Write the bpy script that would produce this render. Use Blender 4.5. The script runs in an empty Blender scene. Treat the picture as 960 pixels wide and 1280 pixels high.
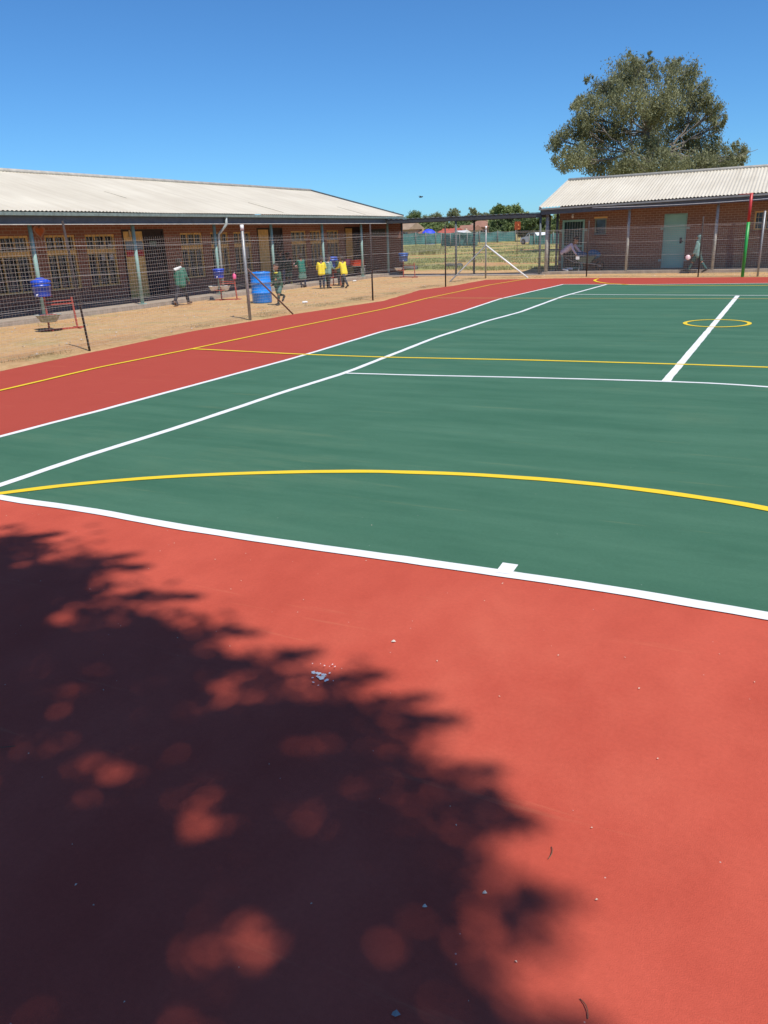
import bpy, bmesh, math, random
from mathutils import Vector, Matrix, noise
random.seed(7)
rnd = random.random
def ru(a, b): return a + (b - a) * rnd()
scene = bpy.context.scene
COL = scene.collection
R = math.radians

# ------------------------------------------------------------------ camera
FPX, PITCH, ROLL, YAW = 980.12, 0.33707, -0.03619, -0.46918
CAM = Vector((1.10758, -3.58659, 1.66331))
_f = Vector((math.sin(YAW)*math.cos(PITCH), math.cos(YAW)*math.cos(PITCH), -math.sin(PITCH)))
_r = Vector((math.cos(YAW), -math.sin(YAW), 0)); _u = _r.cross(_f)
_c, _s = math.cos(ROLL), math.sin(ROLL)
CR = _c*_r + _s*_u; CU = -_s*_r + _c*_u; CF = _f
def ray(u, v): return CR*((u-480)/FPX) + CU*(-(v-640)/FPX) + CF
def gp(u, v, z=0.0):            # survey: point of the ground seen at (u, v) of the photo
    d = ray(u, v); return CAM + d*((z-CAM.z)/d.z)
def atY(u, v, Y):
    d = ray(u, v); return CAM + d*((Y-CAM.y)/d.y)
def atD(u, v, D): return CAM + ray(u, v)*D      # D = depth along the view axis
cam = bpy.data.cameras.new('camera'); co = bpy.data.objects.new('camera', cam); COL.objects.link(co)
cam.sensor_fit = 'VERTICAL'; cam.sensor_height = 36; cam.lens = FPX/1280*36
cam.clip_start = 0.05; cam.clip_end = 4000
m = Matrix((CR, CU, -CF)).transposed().to_4x4(); m.translation = CAM
co.matrix_world = m; scene.camera = co

# ------------------------------------------------------------------ materials
def lin(c):
    return tuple(((x/255)/12.92 if x/255 <= .04045 else ((x/255+.055)/1.055)**2.4) for x in c)
class NT:
    def __init__(s, name):
        s.m = bpy.data.materials.new(name); s.m.use_nodes = True
        s.t = s.m.node_tree; s.b = s.t.nodes['Principled BSDF']
    def n(s, typ, **kw):
        x = s.t.nodes.new(typ)
        for k, v in kw.items():
            if k.startswith('i_'):
                x.inputs[k[2:].replace('_', ' ')].default_value = v
            else: setattr(x, k, v)
        return x
    def l(s, a, b): s.t.links.new(a, b)
    def coord(s, kind='Object', scale=(1,1,1)):
        tc = s.n('ShaderNodeTexCoord'); mp = s.n('ShaderNodeMapping'); mp.inputs['Scale'].default_value = scale
        s.l(tc.outputs[kind], mp.inputs[0]); return mp.outputs[0]
    def pos(s, scale=(1,1,1)):
        g = s.n('ShaderNodeNewGeometry'); mp = s.n('ShaderNodeMapping'); mp.inputs['Scale'].default_value = scale
        s.l(g.outputs['Position'], mp.inputs[0]); return mp.outputs[0]
    def noise(s, vec, scale, detail=4, rough=.55):
        x = s.n('ShaderNodeTexNoise'); x.inputs['Scale'].default_value = scale
        x.inputs['Detail'].default_value = detail; x.inputs['Roughness'].default_value = rough
        s.l(vec, x.inputs['Vector']); return x.outputs['Fac']
    def ramp(s, fac, stops):
        x = s.n('ShaderNodeValToRGB'); e = x.color_ramp.elements
        while len(e) < len(stops): e.new(.5)
        for q, (p, c) in zip(e, stops):
            q.position = p; q.color = (*c, 1) if len(c) == 3 else c
        s.l(fac, x.inputs[0]); return x.outputs[0]
    def mix(s, fac, a, b, typ='MIX'):
        x = s.n('ShaderNodeMix', data_type='RGBA', blend_type=typ)
        for i, v in ((0, fac), (6, a), (7, b)):
            if isinstance(v, bpy.types.NodeSocket): s.l(v, x.inputs[i])
            else: x.inputs[i].default_value = v if i == 0 else (*v, 1)
        return x.outputs[2]
    def math(s, op, a, b=0., c=None):
        x = s.n('ShaderNodeMath', operation=op)
        for i, v in enumerate((a, b) if c is None else (a, b, c)):
            if isinstance(v, bpy.types.NodeSocket): s.l(v, x.inputs[i])
            else: x.inputs[i].default_value = v
        return x.outputs[0]
    def bump(s, h, strength=.3, dist=.01):
        x = s.n('ShaderNodeBump'); x.inputs['Strength'].default_value = strength; x.inputs['Distance'].default_value = dist
        s.l(h, x.inputs['Height']); s.l(x.outputs[0], s.b.inputs['Normal'])
    def col(s, c):
        if isinstance(c, bpy.types.NodeSocket): s.l(c, s.b.inputs['Base Color'])
        else: s.b.inputs['Base Color'].default_value = (*c, 1)
_mc = {}
def mat(name, c, rough=.7, var=.18, scale=6, metal=0., bump=0., c2=None, spec=.5):
    if name in _mc: return _mc[name]
    t = NT(name); v = t.coord()
    f = t.noise(v, scale, 5)
    lo = tuple(x*(1-var) for x in c); hi = tuple(min(1, x*(1+var)) for x in c)
    if c2: hi = c2
    t.col(t.ramp(f, [(.3, lo), (.7, hi)]))
    t.b.inputs['Roughness'].default_value = rough; t.b.inputs['Metallic'].default_value = metal
    t.b.inputs['Specular IOR Level'].default_value = spec
    if bump: t.bump(t.noise(v, scale*6, 3), bump, .01)
    _mc[name] = t.m; return t.m

def court_mat(name, base, worn, dusty, streak=False):
    t = NT(name); p = t.pos()
    big = t.noise(p, .35, 4, .6)
    sv = t.pos((.35, 2.2, 1)) if streak else t.pos((1.2, .8, 1))
    st = t.noise(sv, 1.1, 6, .65)
    fine = t.noise(p, 60, 3, .6)
    c = t.mix(t.ramp(st, [(.36, (0,0,0)), (.64, (1,1,1))]), base, worn)
    du = t.ramp(big, [(.54, (0,0,0)), (.74, (1,1,1))])
    st2 = t.ramp(st, [(.45, (0,0,0)), (.7, (1,1,1))])
    c = t.mix(t.math('MULTIPLY', t.math('MULTIPLY', du, st2), .5 if streak else .30), c, dusty)
    c = t.mix(t.math('MULTIPLY', fine, .22), c, (0.0,0.0,0.0))
    sp = t.n('ShaderNodeTexVoronoi', feature='F1'); sp.inputs['Scale'].default_value = 9; t.l(p, sp.inputs['Vector'])
    spm = t.math('LESS_THAN', sp.outputs['Distance'], .022)
    c = t.mix(t.math('MULTIPLY', spm, .55), c, (.6,.55,.5))
    if not streak:      # red darker to left and far: lighting difference painted in along with coat tone
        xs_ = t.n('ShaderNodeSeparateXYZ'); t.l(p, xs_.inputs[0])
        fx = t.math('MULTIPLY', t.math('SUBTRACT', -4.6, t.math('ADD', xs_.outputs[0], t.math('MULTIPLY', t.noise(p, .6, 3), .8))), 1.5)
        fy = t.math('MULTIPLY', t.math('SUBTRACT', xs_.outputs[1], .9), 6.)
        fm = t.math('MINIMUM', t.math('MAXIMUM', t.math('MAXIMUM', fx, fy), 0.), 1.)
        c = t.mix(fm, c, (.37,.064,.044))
    gr = t.noise(p, 330, 2, .5)
    c = t.mix(t.math('MULTIPLY', t.ramp(gr, [(.45, (0,0,0)), (.75, (1,1,1))]), .30), c, worn)
    pt = t.noise(p, 2.3, 5, .7)
    c = t.mix(t.math('MULTIPLY', t.ramp(pt, [(.5, (0,0,0)), (.8, (1,1,1))]), .22), c, tuple(x*.55 for x in base))
    sc = t.noise(t.pos((.6, 9, 1)), .9, 4, .7)
    c = t.mix(t.math('MULTIPLY', t.ramp(sc, [(.62, (0,0,0)), (.70, (1,1,1))]), .22), c, dusty)
    t.col(c)
    t.b.inputs['Roughness'].default_value = .75; t.b.inputs['Specular IOR Level'].default_value = .05
    t.bump(t.noise(p, 260, 3, .7), .6, .004)
    return t.m
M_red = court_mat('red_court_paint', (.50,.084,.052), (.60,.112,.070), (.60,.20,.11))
M_green = court_mat('green_court_paint', (.054,.146,.090), (.078,.182,.115), (.20,.235,.12), True)

def line_mat(name, c, c2):
    t = NT(name); p = t.pos()
    f = t.noise(p, 5, 6, .7)
    t.col(t.ramp(f, [(.25, c2), (.5, c)])); t.b.inputs['Roughness'].default_value = .6
    t.bump(t.noise(p, 200, 2), .2, .002)
    return t.m
M_white = line_mat('white_line_paint', (.78,.77,.75), (.66,.66,.63))
M_yellow = line_mat('yellow_line_paint', (.80,.56,.012), (.72,.50,.03))
M_yellow_far = line_mat('faded_yellow_line_paint', (.66,.45,.10), (.52,.42,.16))

def ground_mat():
    t = NT('dry_sandy_ground'); p = t.pos(); g = t.n('ShaderNodeSeparateXYZ'); t.l(p, g.inputs[0])
    n1 = t.noise(p, .8, 6, .6); n2 = t.noise(p, 9, 6, .7); n3 = t.noise(t.pos((.5,1.6,1)), .9, 6, .65)
    sand = t.ramp(n2, [(.25, (.43,.25,.115)), (.55, (.60,.385,.19)), (.8, (.72,.50,.28))])
    orange = t.ramp(n2, [(.3, (.48,.245,.11)), (.7, (.62,.36,.18))])
    c = t.mix(t.ramp(n1, [(.46, (0,0,0)), (.70, (1,1,1))]), sand, orange)
    straw = t.ramp(n2, [(.3, (.32,.24,.10)), (.7, (.58,.44,.22))])
    c = t.mix(t.math('MULTIPLY', t.ramp(n3, [(.5, (0,0,0)), (.64, (1,1,1))]), .75), c, straw)
    gr = t.ramp(n2, [(.25, (.20,.20,.06)), (.55, (.36,.34,.12)), (.8, (.50,.44,.20))])
    nf = t.noise(t.pos((.10,.30,1)), 1.0, 5, .6)
    redd = t.ramp(n2, [(.3, (.42,.20,.09)), (.7, (.56,.34,.17))])
    field = t.mix(t.ramp(nf, [(.49, (0,0,0)), (.60, (1,1,1))]), gr, redd)
    yy = t.math('ADD', g.outputs[1], t.math('MULTIPLY', t.noise(p, .35, 4), 5.0))
    fm = t.math('SMOOTH_MIN', t.math('MAXIMUM', t.math('MULTIPLY', t.math('SUBTRACT', yy, 36.2), .8), 0.), 1., .01)
    c = t.mix(fm, c, field)
    t.col(c); t.b.inputs['Roughness'].default_value = .95; t.b.inputs['Specular IOR Level'].default_value = .1
    t.bump(t.noise(p, 14, 8, .75), .9, .05)
    return t.m
M_ground = ground_mat()

def brick_mat(name, c1, c2, mortar):
    t = NT(name); tc = t.n('ShaderNodeTexCoord'); s = t.n('ShaderNodeSeparateXYZ'); t.l(tc.outputs['Object'], s.inputs[0])
    cb = t.n('ShaderNodeCombineXYZ'); t.l(t.math('ADD', s.outputs[0], s.outputs[1]), cb.inputs[0]); t.l(s.outputs[2], cb.inputs[1])
    b = t.n('ShaderNodeTexBrick'); t.l(cb.outputs[0], b.inputs['Vector'])
    b.inputs['Color1'].default_value = (*c1, 1); b.inputs['Color2'].default_value = (*c2, 1); b.inputs['Mortar'].default_value = (*mortar, 1)
    b.inputs['Scale'].default_value = 1; b.inputs['Brick Width'].default_value = .23; b.inputs['Row Height'].default_value = .086
    b.inputs['Mortar Size'].default_value = .010; b.inputs['Bias'].default_value = -.2
    f = t.noise(tc.outputs['Object'], 1.2, 5)
    c = t.mix(t.math('MULTIPLY', f, .5), b.outputs['Color'], (c1[0]*.5, c1[1]*.5, c1[2]*.5))
    t.col(c); t.b.inputs['Roughness'].default_value = .9; t.bump(b.outputs['Fac'], -.5, .01)
    return t.m
M_brick = brick_mat('red_face_brick', (.29,.11,.07), (.37,.15,.10), (.38,.29,.22))
M_brick_r = brick_mat('red_brown_face_brick', (.27,.135,.085), (.35,.18,.11), (.42,.32,.24))

def roof_mat(sv=(.2,2.2,.2)):
    t = NT('cream_corrugated_sheet'); p = t.coord()
    n = t.noise(p, .5, 5, .6); n2 = t.noise(t.coord('Object', sv), 1.6, 5, .6)
    c = t.ramp(n, [(.3, (.55,.49,.385)), (.7, (.66,.60,.48))])
    c = t.mix(t.math('MULTIPLY', t.ramp(n2, [(.42, (0,0,0)), (.72, (1,1,1))]), .42), c, (.43,.37,.27))
    t.col(c); t.b.inputs['Roughness'].default_value = .55
    return t.m
M_roof = roof_mat(); M_roof_r = roof_mat((2.2,.2,.2))
def glass_mat():
    t = NT('window_glass'); p = t.coord()
    n = t.noise(p, 1.3, 3)
    t.col(t.ramp(n, [(.42, (.022,.028,.036)), (.6, (.07,.10,.13)), (.72, (.16,.20,.22))]))
    t.b.inputs['Roughness'].default_value = .12; return t.m
M_glass = glass_mat()
M_ochre = mat('ochre_gloss_paint', (.72,.45,.15), .5)
M_bars = mat('cream_burglar_bar_paint', (.55,.48,.34), .5)
M_dark = mat('dark_doorway_timber', (.035,.024,.026), .7)
M_aqua = mat('pale_green_steel_paint', (.27,.42,.38), .55, .15, 4)
M_aqua_s = mat('weathered_steel_post', (.40,.39,.34), .6, .3, 14)
M_fascia = mat('slate_blue_fascia', (.085,.105,.12), .55)
M_gutter = mat('pale_green_gutter', (.24,.33,.31), .5, .25, 9)
M_trim = mat('off_white_trim', (.55,.52,.46), .6)
M_conc = mat('grey_concrete', (.34,.28,.22), .9, .2, 5, bump=.4)
M_galv = mat('galvanised_steel', (.30,.30,.29), .45, .2, 20, metal=.3)
M_iron = mat('dark_rusty_iron', (.045,.030,.026), .8, .4, 20)
M_wire = mat('fence_wire', (.54,.48,.40), .5, .1, 5)
M_whitep = mat('white_enamel', (.78,.77,.74), .4, .05)
M_doorg = mat('mint_green_door_paint', (.27,.53,.42), .5, .10, 1.5)
M_net = mat('teal_shade_net', (.05,.17,.16), .8, .35, 1.2)
M_blue = mat('blue_plastic_drum', (.012,.235,.78), .35, .06, 3)
M_bblue = mat('deep_blue_plastic', (.02,.07,.48), .35, .15, 8)
M_redst = mat('red_oxide_steel', (.40,.075,.05), .55, .25, 12)
M_enamel = mat('white_basin_plastic', (.72,.72,.68), .35, .06)
M_pink = mat('pink_plastic', (.80,.11,.26), .4, .1)
M_orange = mat('orange_red_plastic', (.85,.10,.03), .45, .1)
M_steelpost = mat('slate_green_post_paint', (.09,.11,.115), .6, .2, 8)
M_npred = mat('red_post_paint', (.50,.035,.03), .4, .1)
M_npgreen = mat('green_post_paint', (.02,.30,.05), .4, .1)
M_bark = mat('grey_brown_bark', (.20,.16,.12), .9, .35, 3, bump=.5)
M_ridge = mat('ridge_flashing', (.46,.42,.35), .5)
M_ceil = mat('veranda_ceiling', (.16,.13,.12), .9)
M_tyre = mat('black_rubber', (.03,.032,.035), .85)
M_white2 = mat('car_white', (.75,.75,.75), .25, .03)

def leaf_mat(name, a, b, sc=.5, tr=.25):
    t = NT(name); p = t.pos(); n = t.noise(p, sc, 4); n2 = t.noise(p, 7, 2)
    c = t.mix(t.math('MULTIPLY', n2, .6), t.ramp(n, [(.35, a), (.65, b)]), a)
    t.col(c); t.b.inputs['Roughness'].default_value = .6; t.b.inputs['Specular IOR Level'].default_value = .3
    tl = t.n('ShaderNodeBsdfTranslucent'); t.l(c, tl.inputs[0])
    mx = t.n('ShaderNodeMixShader'); mx.inputs[0].default_value = tr
    out = t.t.nodes['Material Output']; t.l(t.b.outputs[0], mx.inputs[1]); t.l(tl.outputs[0], mx.inputs[2]); t.l(mx.outputs[0], out.inputs[0])
    return t.m
M_euc = leaf_mat('eucalyptus_leaves', (.20,.205,.10), (.35,.35,.185), .45, .35)
M_leafD = leaf_mat('dark_green_leaves', (.12,.165,.06), (.22,.27,.11), .3)
M_leafM = leaf_mat('mid_green_leaves', (.18,.24,.08), (.32,.37,.15), .3)
M_leafY = leaf_mat('yellow_green_leaves', (.20,.21,.05), (.36,.34,.09), .3)
M_leafO = leaf_mat('olive_leaves', (.20,.22,.11), (.31,.32,.17), .3)
M_grass = leaf_mat('field_grass_blades', (.26,.30,.11), (.52,.48,.23), .25)
M_dry = leaf_mat('dry_grass_blades', (.26,.20,.09), (.46,.37,.19), .6)
M_fg = leaf_mat('shade_tree_leaves', (.035,.045,.02), (.06,.07,.03), 1., .02)

# ------------------------------------------------------------------ object helpers
def wloc(o):
    v = Vector((0,0,0))
    while o: v += o.location; o = o.parent
    return v
def tag(o, label=None, cat=None, group=None, kind=None):
    if label: o['label'] = label
    if cat: o['category'] = cat
    if group: o['group'] = group
    if kind: o['kind'] = kind
    return o
def thing(name, loc, label, cat, group=None):
    o = bpy.data.objects.new(name, None); COL.objects.link(o); o.location = loc; o.empty_display_size = .2
    return tag(o, label, cat, group)
class MB:
    def __init__(s): s.v = []; s.f = []; s.sm = []
    def add(s, vs, fs, smooth=False):
        o = len(s.v); s.v += [Vector(x) for x in vs]; s.f += [[i+o for i in f] for f in fs]; s.sm += [smooth]*len(fs); return s
    def box(s, a, b):
        (x0,y0,z0),(x1,y1,z1) = a, b
        return s.add([(x0,y0,z0),(x1,y0,z0),(x1,y1,z0),(x0,y1,z0),(x0,y0,z1),(x1,y0,z1),(x1,y1,z1),(x0,y1,z1)],
            [(0,3,2,1),(4,5,6,7),(0,1,5,4),(1,2,6,5),(2,3,7,6),(3,0,4,7)])
    def bar(s, a, b, w, h=None, up=(0,0,1)):
        h = h or w; a = Vector(a); b = Vector(b); d = (b-a).normalized(); up = Vector(up)
        if abs(d.dot(up)) > .95: up = Vector((0,1,0))
        x = d.cross(up).normalized()*w/2; y = x.cross(d).normalized()*h/2
        vs = [p+sx*x+sy*y for p in (a,b) for sx,sy in ((-1,-1),(1,-1),(1,1),(-1,1))]
        return s.add(vs, [(0,1,2,3),(7,6,5,4),(0,4,5,1),(1,5,6,2),(2,6,7,3),(3,7,4,0)])
    def tube(s, pts, r, n=10, caps=True, smooth=True):
        pts = [Vector(p) for p in pts]; rs = r if isinstance(r, (list, tuple)) else [r]*len(pts)
        base = len(s.v); ref = None
        for i, p in enumerate(pts):
            d = (pts[min(i+1,len(pts)-1)]-pts[max(i-1,0)]).normalized()
            if ref is None: ref = Vector((0,0,1)) if abs(d.z) < .9 else Vector((1,0,0))
            x = d.cross(ref).normalized(); y = d.cross(x).normalized(); ref = x.cross(d) if False else ref
            for k in range(n):
                a = 2*math.pi*k/n; s.v.append(p + x*math.cos(a)*rs[i] + y*math.sin(a)*rs[i])
        for i in range(len(pts)-1):
            for k in range(n):
                k2 = (k+1) % n; s.f.append([base+i*n+k, base+(i+1)*n+k, base+(i+1)*n+k2, base+i*n+k2]); s.sm.append(smooth)
        if caps:
            s.f.append([base+k for k in range(n)]); s.sm.append(False)
            s.f.append([base+(len(pts)-1)*n+k for k in reversed(range(n))]); s.sm.append(False)
        return s
    def lathe(s, c, prof, n=24, smooth=True):
        c = Vector(c); base = len(s.v)
        for r, z in prof:
            for k in range(n):
                a = 2*math.pi*k/n; s.v.append(c+Vector((r*math.cos(a), r*math.sin(a), z)))
        for i in range(len(prof)-1):
            for k in range(n):
                k2 = (k+1) % n; s.f.append([base+i*n+k, base+i*n+k2, base+(i+1)*n+k2, base+(i+1)*n+k]); s.sm.append(smooth)
        return s
    def build(s, name, m, parent=None, kind=None, label=None):
        o3 = wloc(parent) if parent else Vector((0,0,0))
        me = bpy.data.meshes.new(name); me.from_pydata([v-o3 for v in s.v], [], s.f); me.materials.append(m)
        me.polygons.foreach_set('use_smooth', s.sm); me.update()
        o = bpy.data.objects.new(name, me); COL.objects.link(o)
        if parent: o.parent = parent
        if kind: o['kind'] = kind
        if label: o['label'] = label
        return o
def recentre(o, loc):           # put a top-level mesh's origin at its base
    loc = Vector(loc); o.data.transform(Matrix.Translation(-loc)); o.location = loc; return o

# ------------------------------------------------------------------ ground, slab, court
def terrain(x, y):
    d = (Vector((x,y,0))-CAM).dot(Vector((math.sin(YAW), math.cos(YAW), 0)))
    z = -.03
    if d > 38: z += .0085*(min(d,115)-38)
    if d > 115: z += .0012*(min(d,600)-115)
    return z
g = MB()
ys = [-60,-30,-15] + [-10+i*1.0 for i in range(75)] + [70,76,84,92,100,110,122,136,155,180,220,280,400,700,1500]
xs = [-1500,-700,-350,-220,-150,-110,-80,-60,-50] + [-44+i*1.2 for i in range(60)] + [32,45,60,90,150,300,700,1500]
for y in ys:
    for x in xs:
        z = terrain(x, y)
        if -45 < x < 35 and -12 < y < 70:
            inside = (-9.6 < x < 11.5 and -5.3 < y < 25.9)
            z += -.04 if inside else .018*noise.noise(Vector((x*.4, y*.4, 0)))
        g.v.append(Vector((x, y, z)))
nx = len(xs)
for j in range(len(ys)-1):
    for i in range(nx-1):
        g.f.append([j*nx+i, j*nx+i+1, (j+1)*nx+i+1, (j+1)*nx+i]); g.sm.append(True)
g.build('ground', M_ground, kind='structure')

def pl(pts, z=0): return [gp(u, v, z).xy for u, v in pts]
def resample(pts, step=.12, closed=False):
    out = []
    for a, b in zip(pts, pts[1:]):
        n = max(1, int((b-a).length/step))
        out += [a.lerp(b, i/n) for i in range(n)]
    return out+[pts[-1]]
def smoothline(pts, it=6):
    pts = resample(pts)
    for _ in range(it):
        pts = [pts[0]] + [(pts[i-1]+2*pts[i]+pts[i+1])/4 for i in range(1, len(pts)-1)] + [pts[-1]]
    return pts
edgeL = [Vector((-9.75,-5.5)), Vector((-9.72,1.0))] + pl([(0,464),(120,439),(240,414),(360,394),(480,376),(525,362.5),(565,357.5),(608,349.6)])
edgeL = resample(edgeL, .3)
edgeF = resample([edgeL[-1], Vector((-5.6,26.5)), Vector((-3.0,26.25)), Vector((1,25.95)), Vector((11.6,25.8))], .3)
poly = edgeL + edgeF[1:] + [Vector((11.6,-5.5))]
poly = [p + Vector((noise.noise(Vector((p.x*2,p.y*2,3)))*.05, noise.noise(Vector((p.x*2,p.y*2,9)))*.05)) for p in poly]
s = MB(); n = len(poly)
s.add([(p.x,p.y,0) for p in poly], [list(reversed(range(n)))])
s.add([(p.x,p.y,0) for p in poly]+[(p.x,p.y,-.12) for p in poly], [[i,(i+1)%n,n+(i+1)%n,n+i] for i in range(n)])
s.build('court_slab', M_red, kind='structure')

base_px = [(-28,616.5),(0,623.1),(100,636.7),(150,645),(200,655.5),(340,677.5),(480,696.5),(618,716.5),(792,741.5),(960,772)]
dbl_px = [(0,546.5),(50,533),(120,515),(240,482.5),(360,450),(400,438.3),(480,414),(516.7,405.8),(575,390.4),(625,373.8),(704,355.6)]
sgl_px = [(-28,616.5),(0,607.5),(100,573),(200,542),(270,519),(350,492),(433,466),(546,421.7),(608,401.7),(650,390.4),(704,370.5),(758,355.8)]
baseL = pl(base_px); dblL = pl(dbl_px); sglL = pl(sgl_px)
d0 = dblL[0]-dblL[1]; corner = Vector((dblL[0].x-.10, 0.12))
baseAll = [corner] + baseL + [Vector((5.485,-.02))]
dblAll = [corner] + dblL
farB = [dblL[-1], gp(800,355.8).xy, gp(960,354.2).xy, Vector((5.485,23.2))]
gpoly = smoothline(list(reversed(baseAll)), 3) + smoothline(dblAll, 3)[1:] + resample(farB)[1:]
MB().add([(p.x,p.y,.004) for p in gpoly], [list(range(len(gpoly)))][::-1]).build('green_playing_surface', M_green, kind='structure')
_z = [.0058]
def strip(pts, w, m, name, smooth=True, z=None, it=6):
    pts = smoothline(pts, it) if smooth else resample(pts, .2)
    if z is None: _z[0] += .00022; z = _z[0]
    b = MB(); vs = []
    for i, p in enumerate(pts):
        d = (pts[min(i+1,len(pts)-1)]-pts[max(0,i-1)]).normalized(); nn = Vector((-d.y, d.x))
        e1 = noise.noise(Vector((p.x*3, p.y*3, 1)))*.007+noise.noise(Vector((p.x*17, p.y*17, 3)))*.003; e2 = noise.noise(Vector((p.x*3, p.y*3, 7)))*.007+noise.noise(Vector((p.x*17, p.y*17, 5)))*.003
        for q in (p+nn*(w/2+e1), p-nn*(w/2+e2)): vs.append((q.x, q.y, z))
    b.add(vs, [(2*i+1, 2*i+3, 2*i+2, 2*i) for i in range(len(pts)-1)])
    return b.build(name, m, kind='structure')
WL = 'white_court_line'; YL = 'yellow_court_line'
strip(baseAll, .085, M_white, WL)
strip(dblAll, .075, M_white, WL, it=3)
strip(sglL, .085, M_white, WL, it=3)
svc = pl([(433,467),(520,469.5),(660,472.5),(825.6,477),(900,480),(960,484.4)])
strip(svc+[Vector((4.1,5.45))], .06, M_white, WL)
strip(pl([(715,368.2),(800,368.8),(960,369.6)])+[Vector((4.1,18.1))], .07, M_white, WL)
strip(farB, .07, M_white, WL)
c0 = gp(832,477.5).xy; c1 = gp(922,370).xy
strip([c0, c1], .095, M_white, WL)
strip([gp(629,718).xy, gp(638,706).xy], .082, M_white, WL, smooth=False)
strip([Vector((5.485,0)), Vector((5.485,23.2))], .08, M_white, WL)
strip([Vector((4.115,0)), Vector((4.115,23.2))], .08, M_white, WL)
# netball
yside = [Vector((-7.7,-3.365))] + pl([(0,488.8),(120,460.5),(240,436.5),(360,411),(480,386.5),(533,373.3),(612,356.5),(658,348.9)])
strip(yside, .07, M_yellow, YL, it=3)
strip(pl([(240,436.5),(380,443.5),(480,447),(660,450.6),(841,455.6),(960,459.7)])+[Vector((7.6,7.1))], .075, M_yellow, YL)
strip(pl([(533,372.8),(700,373.2),(960,373.8)])+[Vector((7.6,17.3))], .06, M_yellow_far, YL)
arc = pl([(-20,620.5),(0,618.3),(50,611),(100,605.6),(150,601),(200,597.5),(240,595),(360,591),(440,590),(500,590.8),(600,594.5),(700,601.5),(800,612.5),(880,623.5),(960,636)])
arcR = [Vector((4.95*math.sin(a), -3.365+4.95*math.cos(a))) for a in [R(x) for x in range(24, 90, 6)]]
strip([p for p in arc]+arcR, .078, M_yellow, YL)
far = pl([(748,348.6),(744,349.8),(742.8,350.8),(745,352),(750,353.2),(760,354.6),(787,356.2),(835,357.1),(960,357.2)])
strip(far+[Vector((3.5,22.9)), Vector((4.8,25))], .09, M_yellow, YL, it=2)
b = MB(); cc = gp(896,404.5); nseg = 64; r0, r1 = .50, .57
vs = []
for k in range(nseg):
    a = 2*math.pi*k/nseg
    for r in (r0, r1): vs.append((cc.x+r*math.cos(a), cc.y+1.12*r*math.sin(a), .0098))
b.add(vs, [(2*k, 2*k+1, 2*((k+1)%nseg)+1, 2*((k+1)%nseg)) for k in range(nseg)]).build('yellow_centre_circle', M_yellow, kind='structure')
# concrete path between the blocks
b = MB(); b.box((-15.2,29.35,-.10),(-7.9,31.0,-.005)); b.build('path', M_conc, kind='structure')

# ------------------------------------------------------------------ corrugated roof sheet
def corrugated(p00, p10, p11, p01, pitch=.0762*1.6, amp=.013, seg=4, lap=None):
    """eave p00->p10, ridge p01->p11; ribs run eave to ridge"""
    p00,p10,p11,p01 = map(Vector,(p00,p10,p11,p01)); L = (p10-p00).length; n = int(L/pitch)*seg
    nrm = (p10-p00).cross(p01-p00).normalized(); nrm = nrm if nrm.z > 0 else -nrm
    b = MB(); vs = []; rows = 7
    for j in range(rows):
        t = j/(rows-1)
        for i in range(n+1):
            u = i/n; p = p00.lerp(p10, u).lerp(p01.lerp(p11, u), t)
            sag = .012*noise.noise(Vector((u*L*.35, t*2, 5)))
            vs.append(p + nrm*(amp*math.sin(2*math.pi*i/seg+.4)+sag))
    fs = [(j*(n+1)+i, j*(n+1)+i+1, (j+1)*(n+1)+i+1, (j+1)*(n+1)+i) for j in range(rows-1) for i in range(n)]
    return b.add(vs, fs, True)

# wall with openings: axis 'x' = wall lies in plane X=const facing +X; 'y' = plane Y=const facing -Y
def wall_open(axis, c, a0, a1, z0, z1, ops, depth=.14):
    A = sorted({a0,a1,*[o[0] for o in ops],*[o[1] for o in ops]}); Z = sorted({z0,z1,*[o[2] for o in ops],*[o[3] for o in ops]})
    b = MB(); P = (lambda a,z,d=0: (c-d,a,z)) if axis == 'x' else (lambda a,z,d=0: (a,c+d,z))
    for i in range(len(A)-1):
        for j in range(len(Z)-1):
            am, zm = (A[i]+A[i+1])/2, (Z[j]+Z[j+1])/2
            if any(o[0] < am < o[1] and o[2] < zm < o[3] for o in ops): continue
            b.add([P(A[i],Z[j]),P(A[i+1],Z[j]),P(A[i+1],Z[j+1]),P(A[i],Z[j+1])], [(0,1,2,3)])
    for o in ops:
        q = [(o[0],o[2]),(o[1],o[2]),(o[1],o[3]),(o[0],o[3])]
        for k in range(4):
            (a,z),(a2,z2) = q[k], q[(k+1)%4]
            b.add([P(a,z),P(a2,z2),P(a2,z2,depth),P(a,z,depth)], [(0,1,2,3)])
    return b
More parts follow.
